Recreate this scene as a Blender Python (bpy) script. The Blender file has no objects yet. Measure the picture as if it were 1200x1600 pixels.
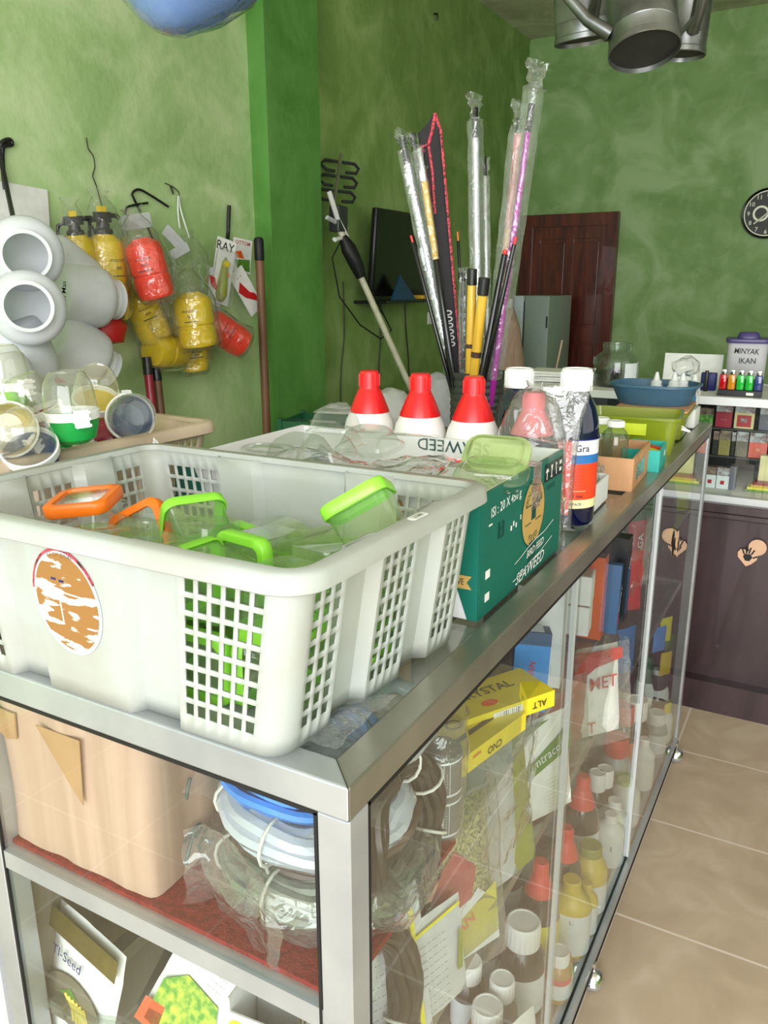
import bpy, bmesh, math, random
from mathutils import Vector, Matrix, Euler, noise
rnd = random.Random(11)
PI = math.pi
SC = bpy.context.scene
COL = SC.collection

# ------------------------------------------------------------------ camera
CAM = Vector((0.284, -0.453, 1.429))
YAW, PITCH, ROLL, FPX = math.radians(29.135), math.radians(74.353), math.radians(-0.159), 1256.8
CROT = Matrix.Rotation(YAW, 3, 'Z') @ Matrix.Rotation(PITCH, 3, 'X') @ Matrix.Rotation(ROLL, 3, 'Z')
cd = bpy.data.cameras.new('camera')
cam = bpy.data.objects.new('camera', cd)
COL.objects.link(cam)
cam.matrix_world = Matrix.Translation(CAM) @ CROT.to_4x4()
cd.sensor_fit = 'VERTICAL'
cd.sensor_height = 36.0
cd.lens = 36.0 * FPX / 1600.0
cd.clip_start = 0.02
SC.camera = cam

# ------------------------------------------------------------------ light
SC.view_settings.view_transform = 'Standard'
SC.view_settings.look = 'None'
SC.view_settings.gamma = 1.0
SC.view_settings.use_curve_mapping = False
SC.view_settings.exposure = 0.1
SC.cycles.transparent_max_bounces = 48
SC.cycles.max_bounces = 10
SC.cycles.diffuse_bounces = 5
SC.cycles.sample_clamp_indirect = 6.0
SC.cycles.caustics_reflective = False
SC.cycles.caustics_refractive = False

world = bpy.data.worlds.new('daylight')
SC.world = world
world.use_nodes = True
wn = world.node_tree.nodes
wbg = wn['Background']
wbg.inputs[0].default_value = (0.83, 0.91, 1.0, 1)
wbg.inputs[1].default_value = 1.6

def area(name, loc, rot, sx, sy, power, color):
    ld = bpy.data.lights.new(name, 'AREA')
    ld.shape = 'RECTANGLE'
    ld.size, ld.size_y, ld.energy, ld.color = sx, sy, power, color
    o = bpy.data.objects.new(name, ld)
    o.location, o.rotation_euler = loc, rot
    COL.objects.link(o)
    return o
# daylight coming in through the open shop front behind the photographer
area('shopfront_daylight', (1.0, -3.0, 1.9), (math.radians(86), 0, math.radians(32)), 3.6, 2.6, 212, (1.0, 0.995, 0.985))
area('side_fill_light', (2.62, 0.6, 2.0), (math.radians(90), 0, math.radians(90)), 3.0, 1.9, 26, (1.0, 0.99, 0.97))  # added weak fill from the right; the wall there has no window

# ------------------------------------------------------------------ pixel -> point on a plane
def _ray(px, py):
    return (CROT @ Vector(((px - 600) / FPX, -(py - 800) / FPX, -1.0))).normalized()
def _on(px, py, ax, v):
    d = _ray(px, py)
    return CAM + d * ((v - CAM[ax]) / d[ax])
def PX(px, py, v): return _on(px, py, 0, v)
def PY(px, py, v): return _on(px, py, 1, v)
def PZ(px, py, v): return _on(px, py, 2, v)

# ------------------------------------------------------------------ materials
def lin(c):
    return tuple(((v / 255) / 12.92 if v / 255 <= 0.04045 else ((v / 255 + 0.055) / 1.055) ** 2.4) for v in c[:3]) + (1,)
MATS = {}
def _new(name):
    m = bpy.data.materials.new(name)
    m.use_nodes = True
    m.node_tree.nodes.clear()
    MATS[name] = m
    nt = m.node_tree
    out = nt.nodes.new('ShaderNodeOutputMaterial')
    return m, nt, out
def _noise(nt, scale, detail=4, coord='Object', dist=0.0):
    tc = nt.nodes.new('ShaderNodeTexCoord')
    n = nt.nodes.new('ShaderNodeTexNoise')
    n.inputs['Scale'].default_value = scale
    n.inputs['Detail'].default_value = detail
    n.inputs['Distortion'].default_value = dist
    nt.links.new(tc.outputs[coord], n.inputs['Vector'])
    return n
def _ramp(nt, fac, stops):
    r = nt.nodes.new('ShaderNodeValToRGB')
    el = r.color_ramp.elements
    while len(el) < len(stops): el.new(0.5)
    for e, (p, c) in zip(el, stops):
        e.position = p
        e.color = c
    nt.links.new(fac, r.inputs['Fac'])
    return r
def _bump(nt, h, strength, dist, bs):
    b = nt.nodes.new('ShaderNodeBump')
    b.inputs['Strength'].default_value = strength
    b.inputs['Distance'].default_value = dist
    nt.links.new(h, b.inputs['Height'])
    nt.links.new(b.outputs['Normal'], bs.inputs['Normal'])

def solid(name, c, rough=0.5, metal=0.0, var=0.08, scale=25, bump=0.0, bscale=None, coat=0.0, c2=None, spec=0.5):
    """Painted, moulded or printed surface: colour with a little procedural unevenness."""
    m, nt, out = _new(name)
    bs = nt.nodes.new('ShaderNodeBsdfPrincipled')
    bs.inputs['Roughness'].default_value = rough
    bs.inputs['Metallic'].default_value = metal
    bs.inputs['Specular IOR Level'].default_value = spec
    if coat: bs.inputs['Coat Weight'].default_value = coat
    a = lin(c)
    b = lin(c2) if c2 else tuple(v * (1 - var * 2) for v in a[:3]) + (1,)
    n = _noise(nt, scale)
    r = _ramp(nt, n.outputs['Fac'], [(0.35, b), (0.62, a)])
    nt.links.new(r.outputs['Color'], bs.inputs['Base Color'])
    if bump:
        n2 = _noise(nt, bscale or scale * 2)
        _bump(nt, n2.outputs['Fac'], bump, 0.004, bs)
    nt.links.new(bs.outputs[0], out.inputs[0])
    return m

def clear(name, tint=(255, 255, 255), milk=0.06, rough=0.03, ior=1.45, bump=0.0, bscale=60, milkc=None, gain=1.0):
    """Thin clear sheet: lets straight light through, mirrors by Fresnel, a touch of haze."""
    m, nt, out = _new(name)
    tr = nt.nodes.new('ShaderNodeBsdfTransparent')
    tr.inputs[0].default_value = lin(tint)
    gl = nt.nodes.new('ShaderNodeBsdfGlossy')
    gl.inputs['Roughness'].default_value = rough
    gl.inputs[0].default_value = (1, 1, 1, 1)
    df = nt.nodes.new('ShaderNodeBsdfDiffuse')
    df.inputs[0].default_value = lin(milkc or tint)
    tl = nt.nodes.new('ShaderNodeBsdfTranslucent')
    tl.inputs[0].default_value = lin(milkc or tint)
    fr = nt.nodes.new('ShaderNodeFresnel')
    geo = nt.nodes.new('ShaderNodeNewGeometry')          # same mirror strength from both sides of a thin sheet
    mi = nt.nodes.new('ShaderNodeMix'); mi.data_type = 'FLOAT'
    mi.inputs[2].default_value = ior; mi.inputs[3].default_value = 1 / ior
    nt.links.new(geo.outputs['Backfacing'], mi.inputs[0]); nt.links.new(mi.outputs[0], fr.inputs['IOR'])
    m0 = nt.nodes.new('ShaderNodeMixShader'); m0.inputs[0].default_value = 0.4
    m1 = nt.nodes.new('ShaderNodeMixShader'); m1.inputs[0].default_value = milk
    m2 = nt.nodes.new('ShaderNodeMixShader')
    nt.links.new(df.outputs[0], m0.inputs[1]); nt.links.new(tl.outputs[0], m0.inputs[2])
    nt.links.new(tr.outputs[0], m1.inputs[1]); nt.links.new(m0.outputs[0], m1.inputs[2])
    mu = nt.nodes.new('ShaderNodeMath'); mu.operation = 'MULTIPLY'; mu.inputs[1].default_value = gain; mu.use_clamp = True
    nt.links.new(fr.outputs[0], mu.inputs[0])
    nt.links.new(mu.outputs[0], m2.inputs[0])
    nt.links.new(m1.outputs[0], m2.inputs[1]); nt.links.new(gl.outputs[0], m2.inputs[2])
    n = _noise(nt, bscale, 3, dist=0.6)
    if bump:
        b = nt.nodes.new('ShaderNodeBump')
        b.inputs['Strength'].default_value = bump; b.inputs['Distance'].default_value = 0.01
        nt.links.new(n.outputs['Fac'], b.inputs['Height'])
        for q in (gl, fr): nt.links.new(b.outputs[0], q.inputs['Normal'])
    nt.links.new(m2.outputs[0], out.inputs[0])
    return m

def milky(name, c, trans=0.3, rough=0.35, var=0.04, scale=12, c2=None, see=0.0):
    """Translucent moulded plastic that glows a little with light from behind."""
    m, nt, out = _new(name)
    bs = nt.nodes.new('ShaderNodeBsdfPrincipled')
    bs.inputs['Roughness'].default_value = rough
    a = lin(c)
    b = lin(c2) if c2 else tuple(v * (1 - var * 2) for v in a[:3]) + (1,)
    n = _noise(nt, scale)
    r = _ramp(nt, n.outputs['Fac'], [(0.38, b), (0.6, a)])
    nt.links.new(r.outputs['Color'], bs.inputs['Base Color'])
    tl = nt.nodes.new('ShaderNodeBsdfTranslucent'); nt.links.new(r.outputs['Color'], tl.inputs[0])
    mx = nt.nodes.new('ShaderNodeMixShader'); mx.inputs[0].default_value = trans
    nt.links.new(bs.outputs[0], mx.inputs[1]); nt.links.new(tl.outputs[0], mx.inputs[2])
    last = mx
    if see:
        tr = nt.nodes.new('ShaderNodeBsdfTransparent'); tr.inputs[0].default_value = a
        m3 = nt.nodes.new('ShaderNodeMixShader'); m3.inputs[0].default_value = see
        nt.links.new(mx.outputs[0], m3.inputs[1]); nt.links.new(tr.outputs[0], m3.inputs[2])
        last = m3
    nt.links.new(last.outputs[0], out.inputs[0])
    return m

# ------------------------------------------------------------------ mesh builder
class MB:
    def __init__(s):
        s.bm = bmesh.new(); s.names = []; s.cur = 0
    def m(s, name):
        if name not in s.names: s.names.append(name)
        s.cur = s.names.index(name)
        return s
    def _tag(s, faces):
        for f in faces: f.material_index = s.cur
        return s
    def face(s, pts, M=None):
        vs = [s.bm.verts.new(M @ Vector(p) if M else p) for p in pts]
        s._tag([s.bm.faces.new(vs)])
        return s
    def loft(s, rings, cap0=True, cap1=True, closed=True, M=None):
        R = [[s.bm.verts.new(M @ Vector(p) if M else Vector(p)) for p in r] for r in rings]
        n = len(R[0]); fs = []
        for a, b in zip(R, R[1:]):
            for i in range(n if closed else n - 1):
                j = (i + 1) % n
                fs.append(s.bm.faces.new((a[i], a[j], b[j], b[i])))
        if cap0: fs.append(s.bm.faces.new(R[0][::-1]))
        if cap1: fs.append(s.bm.faces.new(R[-1]))
        return s._tag(fs)
    def box(s, c, d, M=None, bev=0.0):
        x, y, z = c; a, b, h = d[0] / 2, d[1] / 2, d[2] / 2
        if bev:
            return s.rbox(c, d, bev, M)
        T = Matrix.Translation(c)
        if M: T = M @ T
        return s.loft([[(-a, -b, k), (a, -b, k), (a, b, k), (-a, b, k)] for k in (-h, h)], M=T)
    def rbox(s, c, d, r, M=None, seg=3, top=1.0, cap1=True, cap0=True):
        """box with rounded vertical corners and softened top and bottom edges; top = scale of the upper end"""
        a, b, h = d[0] / 2, d[1] / 2, d[2] / 2
        T = Matrix.Translation(c)
        if M: T = M @ T
        e = min(r * 0.5, h * 0.4)
        rings = []
        for z, ins in ((-h, e), (-h + e * .3, e * .3), (-h + e, 0), (h - e, 0), (h - e * .3, e * .3), (h, e)):
            k = 1 + (top - 1) * (z + h) / (2 * h)
            rings.append([(p[0], p[1], z) for p in rrect(a * k - ins, b * k - ins, max(r - ins, .0005), seg)])
        if not cap1: rings = rings[:4]
        return s.loft(rings, cap0, cap1, M=T)
    def lathe(s, prof, n=28, M=None, sx=1.0, sy=1.0, a0=0.0, a1=2 * PI):
        full = abs(a1 - a0 - 2 * PI) < 1e-4
        k = n if full else n + 1
        prev = None; fs = []
        for r, z in prof:
            if r < 1e-6:
                v = s.bm.verts.new(M @ Vector((0, 0, z)) if M else (0, 0, z)); ring = [v]
            else:
                ring = []
                for i in range(k):
                    t = a0 + (a1 - a0) * i / n
                    p = Vector((r * sx * math.cos(t), r * sy * math.sin(t), z))
                    ring.append(s.bm.verts.new(M @ p if M else p))
            if prev:
                for i in range(n):
                    j = (i + 1) % k if full else i + 1
                    if len(prev) == 1 and len(ring) > 1: fs.append(s.bm.faces.new((prev[0], ring[i], ring[j])) if 0 else s.bm.faces.new((prev[0], ring[j], ring[i])))
                    elif len(ring) == 1 and len(prev) > 1: fs.append(s.bm.faces.new((prev[i], prev[j], ring[0])))
                    elif len(ring) > 1: fs.append(s.bm.faces.new((prev[i], prev[j], ring[j], ring[i])))
            prev = ring
        return s._tag(fs)
    def tube(s, pts, r, n=8, closed=False, M=None, cap=True):
        pts = [Vector(p) for p in pts]; N = len(pts)
        rr = r if isinstance(r, (list, tuple)) else [r] * N
        rings = []; up = None
        for i, p in enumerate(pts):
            if closed: t = pts[(i + 1) % N] - pts[i - 1]
            else: t = pts[min(i + 1, N - 1)] - pts[max(i - 1, 0)]
            if t.length < 1e-9: t = Vector((0, 0, 1))
            t.normalize()
            if up is None:
                up = Vector((0, 0, 1)) if abs(t.z) < 0.9 else Vector((1, 0, 0))
            x = t.cross(up)
            if x.length < 1e-4: x = t.orthogonal()
            x.normalize(); y = x.cross(t).normalized(); up = y
            rings.append([p + (x * math.cos(2 * PI * k / n) + y * math.sin(2 * PI * k / n)) * rr[i] for k in range(n)])
        if closed:
            rings.append(rings[0])
            return s.loft(rings, False, False, M=M)
        return s.loft(rings, cap, cap, M=M)
    def prism(s, poly, z0, z1, M=None):
        return s.loft([[(x, y, z0) for x, y in poly], [(x, y, z1) for x, y in poly]], M=M)
    def sheet(s, nu, nv, fn, M=None, holes=None):
        V = [[None] * (nv + 1) for _ in range(nu + 1)]
        for i in range(nu + 1):
            for j in range(nv + 1):
                p = Vector(fn(i / nu, j / nv))
                V[i][j] = s.bm.verts.new(M @ p if M else p)
        fs = []
        for i in range(nu):
            for j in range(nv):
                if holes and holes(i, j): continue
                fs.append(s.bm.faces.new((V[i][j], V[i + 1][j], V[i + 1][j + 1], V[i][j + 1])))
        return s._tag(fs)
    def text(s, body, size, M=None, wrap=0.0, align='CENTER', depth=0.0, sx=1.0, shear=0.0):
        cu = bpy.data.curves.new('t', 'FONT'); cu.body = body; cu.size = size
        cu.align_x = align; cu.align_y = 'CENTER'; cu.extrude = depth; cu.resolution_u = 2; cu.shear = shear; cu.offset = size * 0.006
        o = bpy.data.objects.new('t', cu); COL.objects.link(o)
        me = bpy.data.meshes.new_from_object(o)
        n0 = len(s.bm.verts); f0 = len(s.bm.faces)
        s.bm.from_mesh(me)
        s.bm.verts.ensure_lookup_table(); s.bm.faces.ensure_lookup_table()
        for v in s.bm.verts[n0:]:
            p = v.co.copy(); p.x *= sx
            if wrap:
                a = p.x / wrap
                p = Vector((wrap * math.sin(a), -wrap * math.cos(a), p.y))
            v.co = M @ p if M else p
        for f in s.bm.faces[f0:]: f.material_index = s.cur
        bpy.data.objects.remove(o); bpy.data.curves.remove(cu); bpy.data.meshes.remove(me)
        return s
    def crumple(s, amp, freq, seed=0.0):
        for v in s.bm.verts:
            d = noise.noise_vector(v.co * freq + Vector((seed, seed * .7, -seed)))
            v.co += d * amp
        return s
    def done(s, name, parent=None, loc=None, rot=None, smooth=True, ang=35, recalc=True, solidify=0.0):
        if recalc: bmesh.ops.recalc_face_normals(s.bm, faces=s.bm.faces[:])
        me = bpy.data.meshes.new(name)
        s.bm.to_mesh(me); s.bm.free()
        for n in s.names: me.materials.append(MATS[n])
        if smooth:
            me.polygons.foreach_set('use_smooth', [True] * len(me.polygons))
            me.set_sharp_from_angle(angle=math.radians(ang))
        o = bpy.data.objects.new(name, me)
        COL.objects.link(o)
        if parent: o.parent = parent
        if loc is not None: o.location = loc
        if rot is not None: o.rotation_euler = rot
        if solidify:
            md = o.modifiers.new('thickness', 'SOLIDIFY'); md.thickness = solidify; md.offset = 0
        return o

def rrect(a, b, r, seg=3):
    r = min(r, a * .98, b * .98); out = []
    for cx, cy, t0 in ((a - r, b - r, 0), (-a + r, b - r, PI / 2), (-a + r, -b + r, PI), (a - r, -b + r, 1.5 * PI)):
        for k in range(seg + 1):
            t = t0 + PI / 2 * k / seg
            out.append((cx + r * math.cos(t), cy + r * math.sin(t)))
    return out
def arc(c, r, a0, a1, n, ax='xy', k=1.0):
    o = []
    for i in range(n + 1):
        t = a0 + (a1 - a0) * i / n
        u, v = r * math.cos(t), r * k * math.sin(t)
        o.append(Vector(c) + Vector({'xy': (u, v, 0), 'xz': (u, 0, v), 'yz': (0, u, v)}[ax]))
    return o
def T(x, y, z): return Matrix.Translation((x, y, z))
def RX(a): return Matrix.Rotation(math.radians(a), 4, 'X')
def RY(a): return Matrix.Rotation(math.radians(a), 4, 'Y')
def RZ(a): return Matrix.Rotation(math.radians(a), 4, 'Z')
def aim(d):
    return Vector(d).to_track_quat('Z', 'Y').to_matrix().to_4x4()
def frame(z, x):
    z = Vector(z).normalized(); x = Vector(x); x = (x - z * x.dot(z)).normalized(); y = z.cross(x)
    return Matrix((x, y, z)).transposed().to_4x4()
def facing(z, p):
    """axis z, local -Y turned toward the camera position seen from p"""
    z = Vector(z).normalized(); v = Vector((.284, -.453, 1.429)) - Vector(p)
    y = -(v - z * v.dot(z)).normalized(); x = y.cross(z)
    return Matrix((x, y, z)).transposed().to_4x4()
FRONT = RX(90)                      # text facing -Y
SIDE = RZ(90) @ RX(90)              # text facing +X

def tag(o, label, cat, group=None):
    o['label'] = label; o['category'] = cat
    if group: o['group'] = group
    return o
def thing(name, label, cat, loc=(0, 0, 0), rot=(0, 0, 0), group=None):
    o = bpy.data.objects.new(name, None); COL.objects.link(o)
    o.empty_display_size = 0.03
    o.location = loc
    if isinstance(rot, Matrix): o.rotation_euler = rot.to_euler()
    else: o.rotation_euler = rot
    return tag(o, label, cat, group)
def struct(o):
    o['kind'] = 'structure'
    return o
def dup(root, loc, rot, label, group=None):
    r = root.copy(); COL.objects.link(r); r.location = loc
    r.rotation_euler = rot.to_euler() if isinstance(rot, Matrix) else rot
    r['label'] = label
    if group: r['group'] = group
    for ch in list(root.children):
        c = ch.copy(); COL.objects.link(c); c.parent = r
        for g in ch.children:
            d = g.copy(); COL.objects.link(d); d.parent = c
    return r
# ------------------------------------------------------------------ the palette
def plaster(name, c1, c2, c3, rough=0.6):
    m, nt, out = _new(name)
    bs = nt.nodes.new('ShaderNodeBsdfPrincipled')
    bs.inputs['Roughness'].default_value = rough
    bs.inputs['Specular IOR Level'].default_value = 0.35
    a = _noise(nt, 2.2, 8, dist=1.2); b = _noise(nt, 9.0, 6, dist=0.5)
    r1 = _ramp(nt, a.outputs['Fac'], [(0.36, lin(c1)), (0.5, lin(c2)), (0.64, lin(c3))])
    mx = nt.nodes.new('ShaderNodeMix'); mx.data_type = 'RGBA'; mx.blend_type = 'MIX'
    r2 = _ramp(nt, b.outputs['Fac'], [(0.5, (0, 0, 0, 1)), (0.72, (0.55, 0.55, 0.55, 1))])
    nt.links.new(r2.outputs['Color'], mx.inputs[0])
    nt.links.new(r1.outputs['Color'], mx.inputs[6])
    mx.inputs[7].default_value = lin(c3)
    nt.links.new(mx.outputs[2], bs.inputs['Base Color'])
    n2 = _noise(nt, 14, 8)
    _bump(nt, n2.outputs['Fac'], 0.25, 0.02, bs)
    nt.links.new(bs.outputs[0], out.inputs[0])
plaster('green_plaster', (120, 150, 80), (132, 162, 90), (156, 182, 116))
plaster('pillar_paint', (80, 132, 58), (90, 144, 66), (102, 154, 78))
plaster('lit_green_plaster', (156, 186, 124), (172, 200, 140), (198, 216, 168))  # wall green lightened: stronger daylight near the shop front put into the colour
plaster('back_green_plaster', (130, 164, 98), (144, 178, 112), (172, 200, 146))
plaster('ceiling_plaster', (186, 180, 162), (214, 208, 192), (228, 224, 212))

def tiles():
    m, nt, out = _new('floor_tiles')
    bs = nt.nodes.new('ShaderNodeBsdfPrincipled')
    bs.inputs['Roughness'].default_value = 0.28
    tc = nt.nodes.new('ShaderNodeTexCoord')
    mp = nt.nodes.new('ShaderNodeMapping')
    mp.inputs['Location'].default_value = (0.4 + 0.01, 0.01, 0)   # joints at x = -0.01 and y = 1.59
    nt.links.new(tc.outputs['Object'], mp.inputs['Vector'])
    br = nt.nodes.new('ShaderNodeTexBrick')
    br.offset = 0.0; br.squash = 1.0
    br.inputs['Scale'].default_value = 1.0
    br.inputs['Brick Width'].default_value = 0.4
    br.inputs['Row Height'].default_value = 0.4
    br.inputs['Mortar Size'].default_value = 0.0035
    br.inputs['Mortar Smooth'].default_value = 0.1
    br.inputs['Color1'].default_value = (1, 1, 1, 1); br.inputs['Color2'].default_value = (0.96, 0.96, 0.96, 1)
    br.inputs['Mortar'].default_value = (0, 0, 0, 1)
    nt.links.new(mp.outputs[0], br.inputs['Vector'])
    n = _noise(nt, 5, 6, dist=2.0)
    r = _ramp(nt, n.outputs['Fac'], [(0.3, lin((190, 168, 144))), (0.52, lin((201, 179, 155))), (0.7, lin((212, 192, 170)))])
    mx = nt.nodes.new('ShaderNodeMix'); mx.data_type = 'RGBA'
    nt.links.new(br.outputs['Fac'], mx.inputs[0])
    nt.links.new(r.outputs['Color'], mx.inputs[6])
    mx.inputs[7].default_value = lin((232, 216, 204))
    nt.links.new(mx.outputs[2], bs.inputs['Base Color'])
    nt.links.new(bs.outputs[0], out.inputs[0])
tiles()

def wood(name, c1, c2, rough=0.3, coat=0.3, sc=(12, 12, 1.2)):
    m, nt, out = _new(name)
    bs = nt.nodes.new('ShaderNodeBsdfPrincipled')
    bs.inputs['Roughness'].default_value = rough; bs.inputs['Coat Weight'].default_value = coat
    tc = nt.nodes.new('ShaderNodeTexCoord'); mp = nt.nodes.new('ShaderNodeMapping')
    mp.inputs['Scale'].default_value = sc
    nt.links.new(tc.outputs['Object'], mp.inputs['Vector'])
    n = nt.nodes.new('ShaderNodeTexNoise'); n.inputs['Scale'].default_value = 2.0; n.inputs['Detail'].default_value = 8
    n.inputs['Distortion'].default_value = 1.0
    nt.links.new(mp.outputs[0], n.inputs['Vector'])
    r = _ramp(nt, n.outputs['Fac'], [(0.35, lin(c1)), (0.65, lin(c2))])
    nt.links.new(r.outputs['Color'], bs.inputs['Base Color'])
    nt.links.new(bs.outputs[0], out.inputs[0])
wood('door_wood', (70, 26, 18), (112, 46, 30))
wood('panel_wood', (50, 34, 38), (70, 50, 56), rough=0.38, sc=(6, 6, 1))
wood('pole_wood', (92, 62, 40), (132, 92, 62), rough=0.5, coat=0.0)
wood('bamboo', (196, 150, 40), (222, 182, 62), rough=0.3, sc=(30, 30, 3))
wood('kraft', (178, 146, 126), (200, 168, 150), rough=0.62, coat=0.0, sc=(14, 14, .6))
wood('kraft_tan', (190, 140, 98), (208, 160, 118), rough=0.6, coat=0.0, sc=(8, 8, 2))
wood('grey_board', (120, 108, 96), (142, 130, 116), rough=0.7, coat=0.0)

solid('aluminium', (186, 190, 194), 0.36, 0.55, 0.05, 8, c2=(168, 172, 178))
solid('aluminium_worn', (172, 168, 156), 0.3, 0.75, 0.05, 6, c2=(146, 144, 132))
solid('aluminium_white', (222, 224, 228), 0.4, 0.15, 0.03, 6)
solid('rubber_black', (16, 16, 18), 0.55, 0, 0.1)
solid('zinc', (150, 152, 150), 0.34, 0.85, 0.1, 9, bump=0.12, c2=(98, 100, 98))
solid('zinc_dark', (88, 90, 86), 0.42, 0.8, 0.1, 9, c2=(62, 64, 62))
solid('chrome', (225, 225, 228), 0.12, 1.0, 0.02)
solid('caster_grey', (176, 176, 178), 0.25, 0.3)
solid('white_plastic', (240, 240, 240), 0.35, 0, 0.02)
solid('white_matte', (228, 228, 226), 0.7, 0, 0.03)
solid('paper_white', (232, 232, 230), 0.7, 0, 0.04, 40)
solid('paper_grey', (196, 198, 202), 0.7, 0, 0.05, 40)
solid('red_plastic', (222, 26, 34), 0.32, 0, 0.04)
solid('red_cap', (216, 52, 48), 0.4, 0, 0.04)
solid('red_print', (196, 30, 34), 0.45, 0, 0.05)
solid('orange_plastic', (252, 122, 20), 0.35, 0, 0.04)
solid('orange_print', (236, 92, 30), 0.45)
solid('lime_plastic', (146, 224, 66), 0.35, 0, 0.04)
solid('green_plastic', (30, 158, 70), 0.3, 0, 0.05)
solid('maroon_plastic', (150, 20, 52), 0.3)
solid('navy_plastic', (30, 66, 120), 0.28)
solid('yellow_plastic', (226, 208, 90), 0.3)
solid('sprayer_yellow', (222, 190, 10), 0.35, 0, 0.05)
solid('sprayer_orange', (240, 52, 22), 0.35, 0, 0.05)
solid('black_plastic', (20, 20, 22), 0.35, 0, 0.05)
solid('dark_grey_plastic', (52, 54, 56), 0.4)
solid('black_gloss', (6, 6, 9), 0.12, 0, 0.02)
solid('ink', (24, 26, 26), 0.6)
solid('ink_soft', (96, 100, 100), 0.7)
solid('marker_green', (44, 80, 74), 0.6)
solid('gold_print', (196, 160, 92), 0.45, 0, 0.05)
solid('brown_glass', (34, 18, 10), 0.08, 0, 0.05, coat=0.6)
solid('amber_plastic', (38, 26, 22), 0.22, 0, 0.05, coat=0.3)
solid('blue_glass', (8, 12, 52), 0.08, 0, 0.05, coat=0.6)
solid('label_white', (226, 232, 238), 0.45, 0, 0.03, 60)
solid('label_yellow', (226, 216, 40), 0.45, 0, 0.03, 60)
solid('label_orange', (232, 66, 26), 0.45, 0, 0.05, 60)
solid('label_blue', (44, 110, 178), 0.45, 0, 0.05, 60)
solid('label_navy', (20, 34, 110), 0.45)
solid('label_cream', (232, 226, 170), 0.5)
solid('label_green', (48, 132, 60), 0.45, 0, 0.05)
solid('label_pink', (226, 96, 96), 0.5)
solid('label_purple', (130, 80, 150), 0.45)
solid('bottle_white', (230, 234, 232), 0.4, 0, 0.03)
solid('bottle_yellow', (214, 190, 60), 0.35, 0, 0.06)
solid('bottle_green', (30, 96, 60), 0.35, 0, 0.05)
solid('bottle_tan', (190, 150, 90), 0.3)
solid('bottle_grey', (160, 166, 170), 0.35)
solid('carton_green', (14, 104, 88), 0.42, 0, 0.04, 10)
solid('carton_white', (228, 228, 228), 0.6, 0, 0.03, 10)
solid('carton_dark_print', (10, 74, 62), 0.5)
solid('carpet_red', (150, 44, 42), 0.95, 0, 0.2, 160, bump=0.6, bscale=400, spec=0.1)
solid('crystal_yellow', (222, 202, 44), 0.3, 0, 0.05, 30)
solid('box_blue', (30, 130, 206), 0.35, 0, 0.05)
solid('box_navy', (24, 70, 110), 0.35)
solid('box_black', (22, 26, 30), 0.3)
solid('box_orange', (214, 96, 30), 0.35)
solid('box_teal', (40, 178, 168), 0.4)
solid('basin_blue', (62, 100, 128), 0.4, 0, 0.05)
solid('bin_blue', (60, 118, 160), 0.35)
solid('tube_blue', (70, 140, 226), 0.3)
solid('foil_gold', (120, 104, 40), 0.3, 0.5, 0.1, 40, bump=0.3)
solid('packet_green', (92, 140, 50), 0.35, 0, 0.1, 30)
solid('packet_red', (176, 40, 48), 0.35, 0, 0.1)
solid('packet_olive', (150, 158, 60), 0.35, 0, 0.1)
solid('seed_mix', (196, 188, 130), 0.8, 0, 0.3, 260, c2=(60, 66, 40))
solid('leaf_print', (84, 150, 30), 0.5, 0, 0.2, 120, c2=(196, 208, 60))
solid('twine', (220, 220, 210), 0.7)
solid('cable', (22, 24, 24), 0.5)
solid('wire_dark', (50, 52, 42), 0.6)
solid('rope_white', (232, 236, 230), 0.6)
solid('foam_black', (34, 32, 36), 0.8, 0, 0.1)
solid('case_coral', (222, 72, 92), 0.55, 0, 0.25, 200, c2=(60, 24, 30))
solid('rod_silver', (206, 210, 216), 0.25, 0.6, 0.03)
solid('rod_purple', (160, 30, 150), 0.25, 0.2, 0.05)
solid('rod_pink', (236, 140, 150), 0.3)
solid('rod_peach', (236, 180, 150), 0.3)
solid('rod_black', (14, 14, 18), 0.2)
solid('rod_tip_red', (214, 60, 60), 0.4)
solid('fridge_side', (150, 166, 158), 0.4, 0, 0.03)
solid('fridge_door', (196, 208, 216), 0.35, 0, 0.03)
solid('tv_black', (8, 8, 10), 0.22)
solid('clock_dial', (28, 28, 22), 0.4)
solid('clock_cream', (214, 214, 190), 0.3, 0.3)
solid('pole_cream', (206, 204, 178), 0.4)
solid('peach_sticker', (236, 190, 158), 0.5, 0, 0.03)
solid('cig_red', (190, 34, 48), 0.4)
solid('cig_cream', (232, 216, 160), 0.4)
solid('cig_crimson', (170, 30, 60), 0.4)
solid('cig_gold', (150, 142, 80), 0.4)
solid('cig_taupe', (120, 112, 96), 0.4)
solid('cig_coral', (240, 110, 96), 0.4)
solid('cig_grey', (110, 110, 124), 0.4)
solid('photo_print', (190, 196, 204), 0.4, 0, 0.3, 60, c2=(110, 60, 56))
solid('photo_print_dark', (150, 130, 116), 0.4, 0, 0.3, 60, c2=(60, 44, 40))
solid('photo_green', (120, 180, 50), 0.4, 0, 0.3, 80, c2=(20, 90, 60))
solid('bag_black', (26, 26, 28), 0.25, 0, 0.1, 30, bump=0.6, bscale=60)
solid('bag_brown', (72, 50, 42), 0.35, 0, 0.1, 30, bump=0.6, bscale=50)
solid('bag_red', (190, 60, 44), 0.35, 0, 0.1, 20, bump=0.5, bscale=50)
solid('tin_dark', (92, 94, 92), 0.4, 0.1)
solid('coil_grey', (112, 116, 98), 0.35, 0.1, 0.15, 60)
solid('coil_brown', (104, 84, 70), 0.35, 0.1, 0.15, 60)
solid('dye_red', (190, 14, 24), 0.1, coat=0.5)
solid('dye_amber', (214, 140, 20), 0.1, coat=0.5)
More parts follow.
